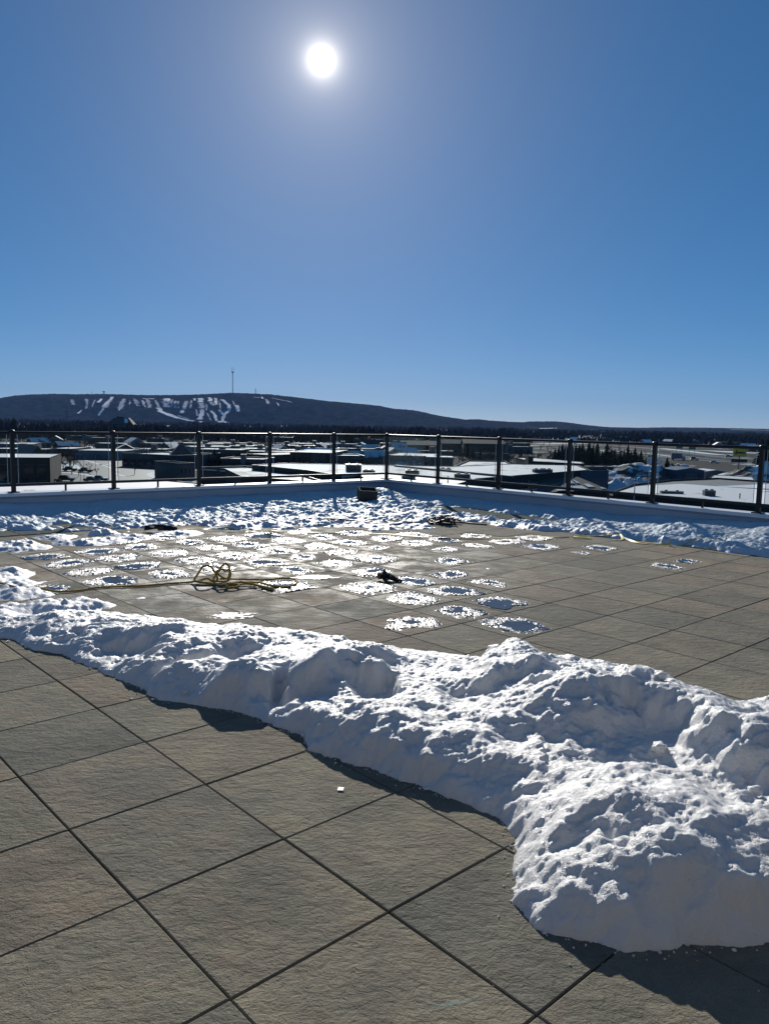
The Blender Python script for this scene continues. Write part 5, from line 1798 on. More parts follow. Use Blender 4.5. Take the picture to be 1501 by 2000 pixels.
BM = [bare_mesh(k) for k in range(4)]
for k, (x, y, h, lb) in enumerate(((-7.5, 280, 7.5, 'frosty bare tree behind the mall roof, left of the corner post'), (-4.26, 284, 6.5, 'second frosty bare tree behind the mall roof, nearest the corner post'),
                                  (-19.23, 296, 10.0, 'tall bare tree right of the post left of the corner'), (-35.2, 340, 9.0, 'bare tree above the dark brown store'), (52.41, 300, 9.0, 'bare tree left of the spruce row, in front of the highway'),
                                  (59.43, 310, 9.5, 'bare brushy tree nearest the left end of the spruce row'), (46.87, 290, 7.0, 'low bare tree beside the white-roofed warehouse'), (-99.17, 262, 5.0, 'small bare street tree at the road edge on the left'),
                                  (-94.46, 240, 4.5, 'small bare tree in the car park island on the left'), (-91.76, 248, 4.5, 'small bare tree right of the thin lamp pole on the left'), (-81.98, 255, 6.0, 'bare tree beside the second railing post from the left'),
                                  (105.31, 285, 6.0, 'brushy bare tree on the mound left of the blue shed'))):
    o = bpy.data.objects.new('bare_tree', BM[k % 4])
    COL.objects.link(o)
    BM[k % 4].materials.clear() if len(BM[k % 4].materials) else None
    BM[k % 4].materials.append(MATS['bare_twigs'])
    o.location = (x, y, ZG)
    o.scale = (h / 9,) * 3
    o.rotation_euler = (0, 0, k * 1.3)
    tag(o, lb, 'tree')

# bare street trees and gardens between the houses: one mass
V, Fc, off = [], [], 0
rt = np.random.default_rng(5)
cnt = 0
while cnt < 1300:
    D = 245 + 560 * rt.random() ** 0.9
    x = (rt.random() - 0.5) * 1.08 * D
    b = x / D
    if blocked(x, D) or (b > 0.34 and D < 800) or (b > 0.17 and D > 430 and D < 830 and rt.random() < 0.93) or (-0.40 < b < -0.26 and D < 330):
        continue
    if D < 275 and b > -0.25:
        continue
    v_, f_ = BT[cnt % 4]
    s = rt.uniform(0.6, 1.15)
    a = rt.random() * 6.28
    R2 = np.array([[math.cos(a), -math.sin(a), 0], [math.sin(a), math.cos(a), 0], [0, 0, 1]])
    V.append((v_ * s) @ R2.T + np.array([x, D, ZG]))
    Fc.append(f_ + off)
    off += len(v_)
    cnt += 1
kind(link('bare_trees', array_mesh('bare_trees', np.concatenate(V), np.concatenate(Fc)), 'bare_twigs'), 'stuff', 'bare leafless trees massed between the buildings of the town')

# the far woods: thousands of rough little crowns
def crown_shape(seed):
    r_ = np.random.default_rng(seed)
    v, n = [], 5
    for z, r in ((0.0, 0.25), (0.35, 0.95), (0.65, 0.75), (0.9, 0.35)):
        for k in range(n):
            a = 2 * math.pi * k / n + r_.random()
            rr = r * r_.uniform(0.6, 1.25)
            v.append((rr * math.cos(a), rr * math.sin(a), z + r_.uniform(-0.06, 0.06)))
    v.append((0, 0, 1.08))
    f = []
    for i in range(3):
        for k in range(n):
            a, b = i * n + k, i * n + (k + 1) % n
            f += [(a, b, b + n), (a, b + n, a + n)]
    f += [(3 * n + k, 3 * n + (k + 1) % n, 4 * n) for k in range(n)]
    return np.array(v), np.array(f)


CS = [crown_shape(k) for k in range(6)]
V, Fc, off, cnt = [], [], 0, 0
while cnt < 19000:
    D = 640 * (4300 / 640) ** (rt.random() ** 0.8)
    x = (rt.random() - 0.5) * 1.5 * D
    b = x / D
    if D < 1000 and blocked(x, D, 0):
        continue
    if b > 0.10 and D < 850 + 700 * rt.random() ** 2:
        continue
    if gnoise(np.array([x / 160.0]), np.array([D / 240.0]), 9)[0] > 0.12:
        continue
    v_, f_ = CS[cnt % 6]
    h = rt.uniform(6, 13) * (0.75 + 0.75 * max(-0.4, gnoise(np.array([x / 70.0]), np.array([D / 200.0]), 14)[0]))
    w = h * rt.uniform(0.25, 0.45)
    V.append(v_ * np.array([w, w, h]) + np.array([x, D, ZG - 0.3]))
    Fc.append(f_ + off)
    off += len(v_)
    cnt += 1
kind(link('woodland', array_mesh('woodland', np.concatenate(V), np.concatenate(Fc)), 'wood_brown'), 'stuff', 'dark far woodland stretching to the foot of the hill')

# ---------------------------------------------------------------- the ski hill
PROF = [(-2978.0, 79.2), (-2716.5, 100.1), (-2455.3, 117.9), (-2357.1, 135.8), (-2259.2, 144.1), (-2128.9, 149.7), (-1966.3, 151.1), (-1803.6, 155.7), (-1608.5, 154.5), (-1478.4, 153.7), (-1250.7, 161.1), (-1088.1, 170.6), (-974.2, 179.1), (-828.0, 175.4), (-730.5, 172.4), (-632.9, 162.9), (-502.8, 150.9), (-372.5, 137.2), (-177.1, 124.7), (-46.8, 114.2), (51.2, 96.7), (149.0, 92.0), (214.3, 83.5), (312.6, 62.7), (410.8, 48.4), (508.9, 37.3), (574.0, 41.7), (672.0, 33.8), (802.7, 28.2), (867.9, 27.8), (932.9, 33.8), (1079.5, 36.6), (1161.4, 30.0), (1292.5, 16.2), (1423.4, 7.3), (1619.2, 7.7), (1782.0, 13.0), (1945.0, 14.7), (2108.1, 15.2), (2271.2, 15.0), (2437.6, 14.8), (2760.6, 14.4), (3086.9, 14.0)]
PX_, PZ_ = np.array([p[0] for p in PROF]), np.array([p[1] for p in PROF])


def hill_pt(xk, t):
    zr = np.interp(xk, PX_, PZ_)
    tt = np.clip(t, 0, 1)
    g_ = np.sin(tt * math.pi / 2) ** 1.15 - np.clip(t - 1, 0, 1) * 0.5
    Y = 4200 + 800 * t
    gul = fbm(xk, t * 400.0, 0.006, 4, 0.55, seed=700) * 14.0 * np.sin(np.clip(t, 0, 1) * math.pi) * np.clip((zr + 16) / 150, 0, 1)
    return xk * Y / 5000.0, Y + gul * 3.0, ZG + (zr - ZG) * g_ + gul * 0.35


xk, tt = np.meshgrid(np.arange(-5600, 5600, 8.0), np.concatenate([np.linspace(-0.02, 1.0, 70), [1.06, 1.2, 1.4]]))
hx_, hy_, hz_ = hill_pt(xk, tt)
tree = gnoise(xk / 9.0, tt * 90, 31) * 3.4 + gnoise(xk / 23.0, tt * 40, 37) * 2.6
hz_ = hz_ + tree * np.clip(tt * 6, 0, 1) * np.clip((np.interp(xk, PX_, PZ_) + 10) / 40, 0.25, 1)
hill = link('hill', height_mesh('hill', hx_, hy_, hz_, np.ones((xk.shape[0] - 1, xk.shape[1] - 1), bool)), 'hill_forest', smooth=False)
kind(hill, 'structure', 'long wooded ski hill on the horizon')


def ski_run(pts, w, mat):
    """snowy clearing draped on the hillside; pts are (bearing coordinate, height fraction)"""
    P = []
    for (a0, t0), (a1, t1) in zip(pts[:-1], pts[1:]):
        n = max(2, int(max(abs(a1 - a0) / 8, abs(t1 - t0) * 60)))
        P += [(a0 + (a1 - a0) * k / n, t0 + (t1 - t0) * k / n) for k in range(n)]
    P.append(pts[-1])
    vs, fs, m = [], [], 7
    horiz = abs(pts[-1][0] - pts[0][0]) > abs(pts[-1][1] - pts[0][1]) * 700
    for i, (a, t) in enumerate(P):
        e = 1 - 0.25 * math.sin(i * 0.61 + w) ** 2
        for k in range(m):
            s = (k / (m - 1) - 0.5) * w * e * (1 + 0.25 * math.sin(i * 0.8 + k * 2.1))
            aa, tq = (a, t + s / 900) if horiz else (a + s, t)
            x, y, z = hill_pt(np.array([aa]), np.array([max(tq, 0.0)]))
            vs.append((x[0], y[0] - 4.0, z[0] + 3.2))
    for i in range(len(P) - 1):
        for k in range(m - 1):
            fs.append((i * m + k, i * m + k + 1, (i + 1) * m + k + 1, (i + 1) * m + k))
    o = MB().add(vs, fs).build('ski_run', mat, hill, True)
    at_ = o.data.attributes.new('cover', 'FLOAT', 'POINT')
    np_ = len(P)
    at_.data.foreach_set('value', [min(1.0, 2.2 * (1 - abs(k / (m - 1) * 2 - 1)), 0.5 + 0.5 * min(i, np_ - 1 - i)) for i in range(np_) for k in range(m)])
    return o


px1 = 5.0      # metres per unit of the widths below at the hill's distance
for pts, w, mt in (([(-1898.6, 0.6046), (-1910.0, 0.2957)], 7, 'piste_thin'), ([(-1543.9, 0.5809), (-1531.7, 0.3582)], 5, 'piste_thin'), ([(-1465.8, 0.5894), (-1453.5, 0.3629)], 6, 'piste_thin'), ([(-1358.4, 0.6028), (-1368.8, 0.3632)], 4, 'piste_thin'), ([(-1309.6, 0.5644), (-1323.2, 0.3384)], 5, 'piste_thin'), ([(-1231.5, 0.5761), (-1245.0, 0.3267)], 5, 'piste_thin'), ([(-1143.8, 0.4459), (-1140.8, 0.2887)], 4, 'piste_thin'), ([(-1065.5, 0.5356), (-1052.8, 0.3187)], 5, 'piste_thin'), ([(-974.4, 0.5196), (-961.5, 0.4056)], 4, 'piste_thin'), ([(-1333.5, 0.1860), (-1245.6, 0.0980)], 6, 'piste_thin'), ([(-1137.6, 0.2552), (-1111.9, 0.0692)], 4, 'piste_thin'), ([(-1212.4, 0.3254), (-1199.8, 0.1670)], 4, 'piste_thin'), ([(-1856.5, 0.5484), (-1870.7, 0.3337)], 4, 'piste_thin'), ([(-1628.6, 0.5696), (-1635.8, 0.3879)], 5, 'piste_thin'), ([(-1942.8, 0.2704), (-1966.2, 0.1797)], 4, 'piste_snow'), ([(-1986.6, 0.5859), (-1990.9, 0.3967)], 7, 'piste_thin'), ([(-1814.0, 0.5831), (-1830.9, 0.4544)], 7, 'piste_snow'),
                   ([(-1735.6, 0.6768), (-1772.4, 0.4291), (-1785.9, 0.3364)], 8, 'piste_snow'), ([(-1785.9, 0.3364), (-1832.7, 0.1442)], 6, 'piste_snow'), ([(-1752.2, 0.5896), (-1776.1, 0.3372)], 12, 'piste_thin'), ([(-1664.3, 0.6021), (-1688.3, 0.3074)], 10, 'piste_thin'), ([(-1651.3, 0.6038), (-1674.1, 0.5911)], 4, 'piste_snow'),
                   ([(-1684.9, 0.3449), (-1695.0, 0.2707)], 4, 'piste_snow'), ([(-1589.5, 0.5934), (-1574.0, 0.3804)], 13, 'piste_thin'), ([(-1608.9, 0.6101), (-1576.4, 0.5954)], 5, 'piste_snow'), ([(-1517.8, 0.6238), (-1499.2, 0.3482)], 10, 'piste_thin'), ([(-1543.8, 0.6408), (-1465.7, 0.6396)], 6, 'piste_snow'),
                   ([(-1400.7, 0.6051), (-1398.1, 0.3504)], 20, 'piste_thin'), ([(-1397.4, 0.6351), (-1397.6, 0.5176)], 14, 'piste_snow'), ([(-1332.4, 0.5651), (-1349.3, 0.3382)], 9, 'piste_thin'), ([(-1453.5, 0.3629), (-1440.8, 0.2644), (-1362.9, 0.1735), (-1284.8, 0.0960)], 8, 'piste_snow'),
                   ([(-1460.3, 0.2819), (-1366.2, 0.1502), (-1216.4, 0.0520)], 9, 'piste_snow'), ([(-1287.4, 0.3144), (-1304.0, 0.2324)], 9, 'piste_snow'), ([(-1260.8, 0.5624), (-1284.2, 0.3144)], 9, 'piste_thin'), ([(-1211.8, 0.6491), (-1215.2, 0.5569)], 5, 'piste_snow'),
                   ([(-1177.7, 0.6418), (-1176.3, 0.4904)], 11, 'piste_snow'), ([(-1176.3, 0.4904), (-1170.1, 0.3239)], 13, 'piste_thin'), ([(-1170.1, 0.3239), (-1173.6, 0.1892), (-1190.2, 0.0887)], 11, 'piste_snow'), ([(-1193.5, 0.0532), (-1147.9, 0.0310)], 9, 'piste_snow'),
                   ([(-1120.7, 0.6506), (-1117.6, 0.5131)], 8, 'piste_snow'), ([(-1117.6, 0.5131), (-1095.0, 0.3917)], 9, 'piste_thin'), ([(-1088.2, 0.6243), (-1082.0, 0.4151)], 6, 'piste_snow'), ([(-1049.2, 0.5634), (-1023.3, 0.4724), (-997.3, 0.4064), (-997.4, 0.2832), (-1030.1, 0.2000), (-1043.4, 0.0607)], 8, 'piste_snow'),
                   ([(-1114.7, 0.2992), (-1085.6, 0.1685), (-1079.3, 0.0592)], 6, 'piste_snow'), ([(-1059.3, 0.3079), (-1043.2, 0.1895)], 7, 'piste_snow'), ([(-948.4, 0.4194), (-938.8, 0.2644)], 8, 'piste_snow'), ([(-1076.0, 0.0535), (-997.7, 0.0400)], 8, 'piste_snow'),
                   ([(-857.3, 0.6403), (-795.5, 0.6371)], 6, 'piste_thin'), ([(-789.0, 0.6913), (-785.7, 0.6028)], 4, 'piste_snow'), ([(-762.9, 0.6083), (-746.6, 0.4609)], 7, 'piste_thin'), ([(-733.7, 0.6543), (-593.7, 0.5489)], 4, 'piste_thin'), ([(-697.8, 0.5331), (-678.2, 0.4156)], 4, 'piste_thin'),
                   ([(970.7, 0.0987), (1088.0, 0.1482)], 9, 'piste_snow'), ([(908.4, 0.1707), (967.2, 0.1520)], 3, 'piste_thin'), ([(2187.2, 0.4684), (2467.8, 0.4816)], 7, 'piste_snow'), ([(1554.2, 0.6188), (1782.3, 0.6386)], 3, 'piste_snow'), ([(1841.0, 0.6031), (2043.2, 0.6238)], 5, 'piste_thin')):
    ski_run(pts, w * px1, mt)


def mast(label, x, y, z0, h, w, top=0.0, name='radio_mast'):
    o = empty(name, (x, y, z0))
    for sx_, sy_ in ((-1, -1), (1, -1), (0, 1)):
        MB().tube([(sx_ * w, sy_ * w, -5), (sx_ * w * 0.8, sy_ * w * 0.8, h)], w * 0.32, 4).build('leg', 'dark_steel', o)
    br = MB()
    nz = max(4, int(h / (w * 8)))
    for k in range(nz):
        z = h * (k + 0.5) / nz
        br.tube([(-w, -w, z), (w, -w, z + h / nz * 0.5), (0, w, z), (-w, -w, z + h / nz * 0.5)], w * 0.16, 3)
    br.build('bracing', 'dark_steel', o)
    if top:
        MB().lathe([(w * 1.2, 0), (w * 2.6, 4), (w * 2.6, 9), (w * 1.4, 11)], (0, 0, h - 11), 8).build('antenna_platform', 'dark_steel', o)
        for s in (-1, 1):
            MB().tube([(s * w * 2.2, 0, h - 2), (s * w * 2.4, 0, h + top)], w * 0.35, 4).build('antenna', 'galvanised', o)
    return tag(o, label, 'mast')


def mast_on_hill(label, pt_, h, w, top=0.0):
    x, y, z = hill_pt(np.array([pt_[0]]), np.array([1.0]))
    return mast(label, x[0], y[0], z[0], h, w, top)


mast_on_hill('tall radio mast on the crest of the ski hill', (-975.9, 0.8588), 136, 2.6, 26)
mast_on_hill('short mast right of the tall one on the hill crest', (-831.2, 0.8538), 34, 2.2)
mast_on_hill('small mast at the left end of the hill crest', (-1868.7, 0.8350), 17, 1.6)
tw_ = hill_pt(np.array([(-1793.8, 0.9890)[0]]), np.array([1.0]))
wt = empty('lookout_tower', (tw_[0][0], tw_[1][0], tw_[2][0]))
for sx_ in (-4, 4):
    for sy_ in (-4, 4):
        MB().tube([(sx_, sy_, -5), (sx_ * 0.8, sy_ * 0.8, 14)], 0.9, 4).build('leg', 'dark_steel', wt)
MB().box(-6, 6, -6, 6, 13, 19).build('cabin', 'dark_wall', wt)
tag(wt, 'small lookout tower on the left crest of the ski hill', 'tower')
mast('dark lattice pylon in front of the left part of the hill', -609.08, 1500, ZG, 34, 1.6, name='lattice_pylon')

# ---------------------------------------------------------------- poles, lamps, signs
def pole(label, x, y, h, style, r=0.13, name='utility_pole', cat='pole', group=None):
    o = empty(name, (x, y, ZG))
    MB().tube([(0, 0, -0.3), (0, 0, h)], [r, r * 0.65], 8).build('pole', 'weathered_pole' if style == 'cross' else 'galvanised', o, True)
    if style == 'cross':
        for z in (h - 0.5, h - 1.5):
            MB().box(-1.3, 1.3, -0.07, 0.07, z - 0.07, z + 0.07, 0.15).build('crossarm', 'weathered_pole', o)
            for k in (-1.2, -0.6, 0.6, 1.2):
                MB().lathe([(0.05, 0), (0.07, 0.08), (0.03, 0.2)], (k, 0.15 * k, z + 0.07), 6).build('insulator', 'galvanised', o)
    elif style == 'double':
        for s in (-1, 1):
            MB().tube(spline([(0, 0, h - 0.5), (s * 0.6, -s * 0.1, h + 0.1), (s * 1.3, -s * 0.25, h + 0.25)], 4), 0.05, 6).build('arm', 'galvanised', o, True)
            MB().box(s * 1.3 - 0.35, s * 1.3 + 0.35, -s * 0.25 - 0.14, -s * 0.25 + 0.14, h + 0.2, h + 0.34).build('lamp_head', 'dark_steel', o)
            MB().box(s * 1.3 - 0.25, s * 1.3 + 0.25, -s * 0.25 - 0.1, -s * 0.25 + 0.1, h + 0.17, h + 0.2).build('lens', 'lamp_lens', o)
    elif style == 'lamp':
        MB().tube(spline([(0, 0, h - 0.4), (0.4, 0, h + 0.1), (1.2, 0, h + 0.2)], 4), 0.04, 6).build('arm', 'galvanised', o, True)
        MB().box(1.0, 1.7, -0.13, 0.13, h + 0.14, h + 0.27).build('lamp_head', 'dark_steel', o)
    elif style == 'flag':
        MB().lathe([(0.1, 0), (0.14, 0.08), (0.02, 0.2)], (0, 0, h), 8).build('ball', 'galvanised', o)
    return tag(o, label, cat, group)


pole('twin-armed lamp post in front of the snow heaps, right side', 37.82, 118, 10.6, 'double', 0.11, 'lamp_post', 'lamp post')
pole('utility pole with crossarms beside the wide rooftop unit', 10.31, 128, 9.7, 'cross')
pole('utility pole with crossarms in front of the dark mall wall', 23.33, 126, 9.3, 'cross')
pole('thin lamp pole rising from the left car park', -75.73, 196, 8.2, 'lamp', 0.07, 'lamp_post', 'lamp post')
pole('thin pole left of the second railing post', -87.97, 225, 7.5, 'lamp', 0.07, 'lamp_post', 'lamp post')
for k, (x, y) in enumerate(((-108.96, 275), (-100.25, 270), (-85.78, 250))):
    pole(['traffic mast nearest the brown building', 'traffic mast in the middle of the left crossing', 'traffic mast by the second railing post'][k], x, y, 5.6, 'lamp', 0.07, 'traffic_mast', 'pole', 'masts at the left crossing')
for k, (x, y, h) in enumerate(((-332.41, 900, 20), (-112.28, 1100, 22), (-10.75, 1100, 24), (26.22, 1000, 22), (46.5, 1000, 22), (-116.61, 900, 19))):
    pole('tall thin pole above the far woods, ' + ['far left', 'left of centre', 'just left of the corner post', 'first right of the corner post', 'second right of the corner post', 'centre left'][k], x, y, h, 'cross', 0.35, group='poles above the woods')

# yellow sign on its tall pole
sx_, sy_ = 140.97, 312
ys = empty('pole_sign', (sx_, sy_, ZG), -0.08)
tag(ys, 'yellow sign with dark script on a tall black pole, far right', 'sign')
MB().tube([(0.05, 0, -0.3), (0.05, 0, 10.9)], 0.17, 8).build('pole', 'dark_steel', ys)
MB().box(-2.35, 2.55, -0.35, 0.35, 7.8, 11.1).build('cabinet', 'dark_steel', ys)
MB().box(-2.25, 2.45, -0.40, -0.34, 7.9, 11.0).build('face', 'sign_yellow', ys)
MB().box(-2.43, -2.352, -0.40, 0.40, 7.8, 11.1).build('edge_trim', 'galvanised', ys)
MB().box(-3.0, 3.1, -0.3, 0.3, 5.4, 6.7).build('message_board', 'sign_ink', ys)
scr = MB()
pts = [(-1.75, 8.5), (-1.6, 9.3), (-1.3, 10.3), (-1.15, 9.3), (-1.2, 8.6), (-1.65, 9.2), (-0.95, 9.15), (-0.8, 9.5), (-0.6, 9.4), (-0.6, 8.9), (-0.35, 9.5), (-0.2, 8.9), (0.05, 9.5), (0.2, 8.9), (0.45, 9.5), (0.7, 9.3), (0.6, 8.9), (0.9, 9.1), (1.1, 9.5), (1.25, 8.9), (1.5, 9.45), (1.75, 9.2), (1.8, 8.9), (2.05, 9.1)]
scr.tube(spline([(a, -0.43, b) for a, b in pts], 4), 0.13, 5)
scr.build('script_lettering', 'sign_ink', ys)


def text(body, size, parent, loc, mat, name='lettering'):
    cu = bpy.data.curves.new(name, 'FONT')
    cu.body = body
    cu.size = size
    cu.align_x = 'CENTER'
    cu.extrude = 0.03
    tmp = bpy.data.objects.new(name, cu)
    COL.objects.link(tmp)
    bpy.context.view_layer.update()
    me = bpy.data.meshes.new_from_object(tmp.evaluated_get(bpy.context.evaluated_depsgraph_get()))
    bpy.data.objects.remove(tmp)
    o = link(name, me, mat)
    o.parent = parent
    o.location = loc
    o.rotation_euler = (math.pi / 2, 0, 0)
    return o


ws_ = empty('board_sign', (109.3, 318, ZG), 0.0)
tag(ws_, 'pale two-line sign board behind the right railing post beside the single spruce', 'sign')
MB().box(-3.1, 3.1, -0.2, 0.2, 3.1, 6.6).build('board', 'sign_white', ws_)
for k in (-2.2, 2.2):
    MB().box(k - 0.15, k + 0.15, -0.1, 0.1, -0.3, 3.1).build('leg', 'dark_steel', ws_)
text('Comer', 1.55, ws_, (0, -0.22, 5.05), 'sign_ink')
text('Metal', 1.45, ws_, (0.35, -0.22, 3.65), 'sign_ink')
for k, (x, y, w, z0, z1, lb) in enumerate(((209.85, 560, 4.6, 4.4, 6.6, 'left green highway sign above the road'), (217.05, 555, 4.8, 4.0, 6.8, 'right green highway sign above the road'))):
    o = empty('highway_sign', (x, y, ZG))
    MB().box(-w / 2, w / 2, -0.1, 0.1, z0, z1).build('panel', 'sign_green', o)
    for s in (-1, 1):
        MB().tube([(s * w * 0.4, 0.2, -0.3), (s * w * 0.4, 0.2, z1)], 0.12, 6).build('post', 'galvanised', o)
    MB().box(-w / 2 + 0.3, w / 2 - 0.3, -0.13, -0.101, z1 - 0.75, z1 - 0.5).build('legend_bar', 'sign_white', o)
    tag(o, lb, 'sign', 'green highway signs')

# ---------------------------------------------------------------- vehicles
for nm, c in (('car_black', (0.012, 0.012, 0.014)), ('car_grey', (0.10, 0.105, 0.11)), ('car_white', (0.62, 0.63, 0.64)), ('car_red', (0.18, 0.02, 0.018)), ('car_blue', (0.02, 0.05, 0.13)), ('car_silver', (0.34, 0.35, 0.36))):
    simple(nm, c, 0.25, 0.05)


def car(x, y, rz, paint, label, tall=0.0, L=4.6, group=None):
    o = empty('parked_car' if group else 'car', (x, y, ZG + 0.02), rz)
    W = 0.9
    hood, roof_ = 0.92 + tall * 0.25, 1.46 + tall
    prof = [(-L / 2, 0.35), (-L / 2, 0.80 + tall * 0.2), (-L / 2 + 0.15, hood), (L / 2 - 0.1, hood - 0.10), (L / 2, 0.68), (L / 2, 0.35)]
    m = MB()
    n = len(prof)
    vs = [(a, -W, b) for a, b in prof] + [(a, W, b) for a, b in prof]
    m.add(vs, [tuple(range(n)), tuple(range(2 * n - 1, n - 1, -1))] + [(i, i + n, (i + 1) % n + n, (i + 1) % n) for i in range(n)])
    m.build('body', paint, o)
    q0, q1 = -L / 2 + (0.25 if tall > 0.2 else 0.7), L / 2 - 1.45
    m = MB()
    b4_, t4 = [(q0, -W + 0.03), (q1, -W + 0.03), (q1, W - 0.03), (q0, W - 0.03)], [(q0 + 0.4, -W + 0.2), (q1 - 0.75, -W + 0.2), (q1 - 0.75, W - 0.2), (q0 + 0.4, W - 0.2)]
    m.add([(a, b, hood - 0.06) for a, b in b4_] + [(a, b, roof_ - 0.05) for a, b in t4], [(0, 1, 5, 4), (1, 2, 6, 5), (2, 3, 7, 6), (3, 0, 4, 7)])
    m.build('windows', 'window_glass', o)
    m = MB()
    m.prism(t4, roof_ - 0.06, roof_)
    m.build('roof', paint, o)
    for a in (-L / 2 + 0.85, L / 2 - 0.85):
        for b in (-1, 1):
            m = MB()
            pts = [(a + 0.33 * math.cos(t), 0.33 + 0.33 * math.sin(t)) for t in np.linspace(0, 2 * math.pi, 13)[:-1]]
            m.add([(p, b * (W - 0.2), q) for p, q in pts] + [(p, b * (W + 0.02), q) for p, q in pts], [tuple(range(12)), tuple(range(23, 11, -1))] + [(i, i + 12, (i + 1) % 12 + 12, (i + 1) % 12) for i in range(12)])
            w_ = m.build('wheel', 'tyre', o)
            m = MB()
            pts = [(a + 0.19 * math.cos(t), 0.33 + 0.19 * math.sin(t)) for t in np.linspace(0, 2 * math.pi, 9)[:-1]]
            m.add([(p, b * (W + 0.03), q) for p, q in pts], [tuple(range(8))])
            m.build('rim', 'rim', w_)
    for b in (-1, 1):
        m = MB().box(L / 2 - 0.06, L / 2 + 0.015, b * 0.62 - 0.2, b * 0.62 + 0.2, 0.6, 0.74).build('headlight', 'lamp_lens', o)
    return tag(o, label, 'car', group)


lot = [((-91.1, 222.6), 0.15, 'car_black', 'large black car at the front of the left car park', 0.3), ((-93.9, 219.9), 0.1, 'car_grey', 'dark grey car left of the large black one', 0.1), ((-93.6, 214.3), 1.4, 'car_silver', 'silver car half hidden by the bottom rail', 0.0),
       ((-94.2, 210.5), 1.4, 'car_blue', 'dark blue car beside the silver one at the bottom rail', 0.1), ((-96.5, 208.1), 1.4, 'car_red', 'dark car just right of the leftmost post', 0.0), ((-99.9, 203.8), 0.2, 'car_silver', 'pale car left of the leftmost post', 0.0),
       ((-83.7, 222.5), 0.1, 'car_grey', 'grey car left of the second post', 0.0), ((-82.3, 224.9), 0.1, 'car_black', 'black car nearest the second post', 0.2), ((-100.9, 262.7), -0.05, 'car_black', 'long black car in the second row of the left car park', 0.1),
       ((-107.7, 266.3), 0.05, 'car_black', 'black car in the second row, behind the large one', 0.15), ((-112.8, 264.8), 0.2, 'car_silver', 'silver car beside the brown building', 0.0), ((-124.8, 300.5), 0.3, 'car_white', 'white car in the back row of the left car park', 0.1),
       ((-125.5, 296.5), 0.3, 'car_black', 'black car in the back row beside the white one', 0.1)]
for p, rz, pt, lb, tl in lot:
    car(p[0], p[1], rz, pt, lb, tl, group='cars in the left car park')
for p, rz, pt, lb, tl in (((92.9, 274.8), 0.1, 'car_black', 'black van left of the second post from the right', 0.5), ((96.9, 270.9), 0.2, 'car_silver', 'silver pickup-sized car in front of the mound', 0.2), ((103.1, 280.0), 0.0, 'car_blue', 'dark blue car nearest the blue shed', 0.0),
                          ((103.9, 263.2), 1.4, 'car_black', 'black car parked at the garage door of the blue shed', 0.1)):
    car(p[0], p[1], rz, pt, lb, tl, group='cars by the blue shed')
for p, rz, pt, lb, tl in (((183.0, 463.5), -0.2, 'car_silver', 'silver truck-like car on the near carriageway', 0.6), ((179.1, 425.7), -0.2, 'car_white', 'small white car on the near carriageway', 0.0), ((174.9, 579.0), -0.15, 'car_black', 'dark car on the far carriageway above the spruces', 0.1),
                          ((231.5, 527.9), -0.2, 'car_grey', 'grey car on the far carriageway left of the yellow sign', 0.1), ((-83.8, 289.7), 0.2, 'car_blue', 'blue car on the street right of the second post', 0.1), ((-77.6, 285.1), 0.1, 'car_silver', 'silver car in front of the pyramid-roofed building', 0.0)):
    car(p[0], p[1], rz, pt, lb, tl)
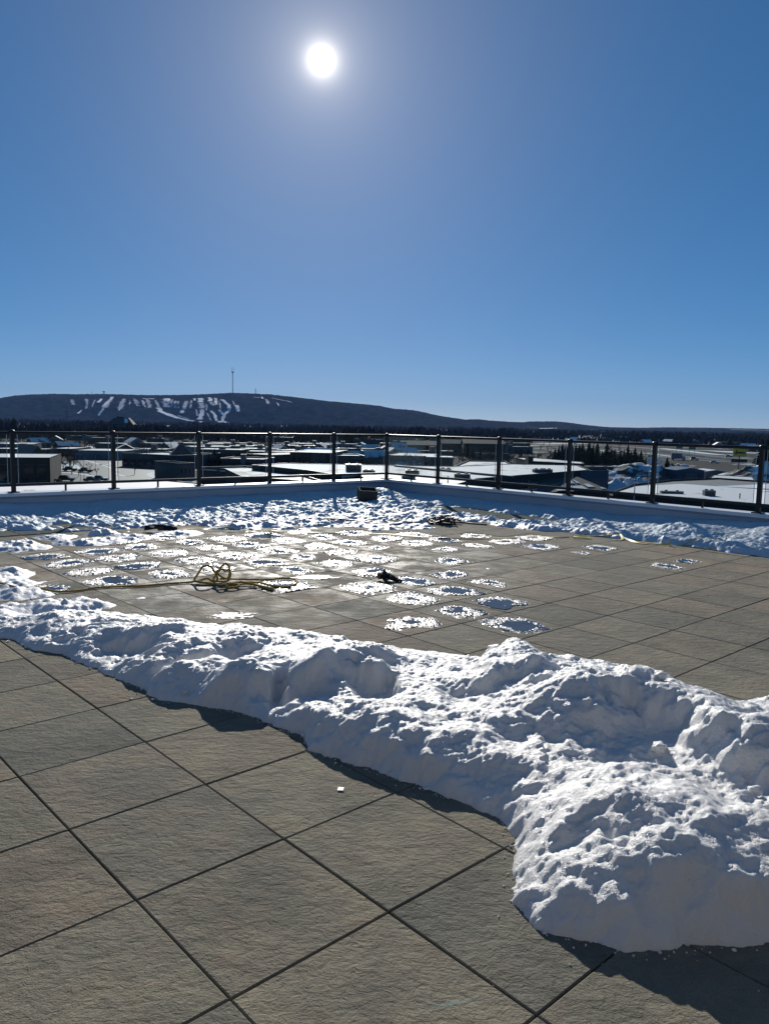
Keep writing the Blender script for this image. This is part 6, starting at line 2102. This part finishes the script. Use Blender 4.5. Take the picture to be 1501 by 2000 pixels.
# box truck
bx_, by_ = (171.2, 458.7)
tk = empty('box_truck', (bx_, by_, ZG + 0.1), -0.2)
tag(tk, 'box truck with a pale body on the highway, right of the single spruce', 'truck')
MB().box(-3.6, 2.2, -1.25, 1.25, 0.9, 4.1).build('cargo_box', 'pale_steel', tk)
MB().box(-3.65, 2.25, -1.3, 1.3, 4.1, 4.22).build('box_roof', 'roof_snow', tk)
MB().add([(2.3, -1.1, 0.6), (4.3, -1.1, 0.6), (4.3, 1.1, 0.6), (2.3, 1.1, 0.6), (2.3, -1.1, 2.7), (3.6, -1.0, 2.7), (3.6, 1.0, 2.7), (2.3, 1.1, 2.7), (4.3, -1.1, 1.6), (4.3, 1.1, 1.6)],
         [(0, 1, 8, 5, 4), (1, 2, 9, 8), (2, 3, 7, 6, 9), (5, 8, 9, 6), (4, 5, 6, 7), (3, 0, 4, 7), (3, 2, 1, 0)]).build('cab', 'car_white', tk)
for a in (-2.6, 3.3):
    for b in (-1, 1):
        m = MB()
        pts = [(a + 0.5 * math.cos(t), 0.5 + 0.5 * math.sin(t)) for t in np.linspace(0, 2 * math.pi, 13)[:-1]]
        m.add([(p, b * 0.95, q) for p, q in pts] + [(p, b * 1.22, q) for p, q in pts], [tuple(range(12)), tuple(range(23, 11, -1))] + [(i, i + 12, (i + 1) % 12 + 12, (i + 1) % 12) for i in range(12)])
        m.build('wheel', 'tyre', tk)


# ---------------------------------------------------------------- the air
hm = bpy.data.materials.new('haze')
hm.use_nodes = True
hn = hm.node_tree
hn.nodes.remove(hn.nodes['Principled BSDF'])
pv = hn.nodes.new('ShaderNodeVolumePrincipled')
pv.inputs['Color'].default_value = (0.26, 0.50, 1.0, 1)
pv.inputs['Density'].default_value = 0.000036
pv.inputs['Anisotropy'].default_value = 0.0
hn.links.new(pv.outputs[0], hn.nodes['Material Output'].inputs['Volume'])
hz = MB().box(-19000, 19000, -60, 12100, ZG - 1.0, 420).build('haze', hm)
kind(hz, 'stuff', 'thin blue air over the valley')


# ---------------------------------------------------------------- tell look-alikes apart by their order from the left
ORD = ['leftmost', 'second from the left', 'third from the left'] + [f'{w} from the left' for w in (
    'fourth fifth sixth seventh eighth ninth tenth eleventh twelfth thirteenth fourteenth fifteenth sixteenth seventeenth eighteenth nineteenth twentieth').split()]
same = {}
for o in SC.objects:
    if o.parent is None and o.get('category') and o.get('label'):
        same.setdefault(o['label'], []).append(o)
for lb, obs in same.items():
    if len(obs) < 2:
        continue
    obs.sort(key=lambda o: o.location.x / max(o.location.y, 0.1))
    n = len(obs)
    for k, o in enumerate(obs):
        if k < len(ORD) and (k <= n // 2 or n - 1 - k >= len(ORD)):
            o['label'] = f'{lb}, {ORD[k]}'
        else:
            o['label'] = f'{lb}, {ORD[n - 1 - k].replace("left", "right")}'
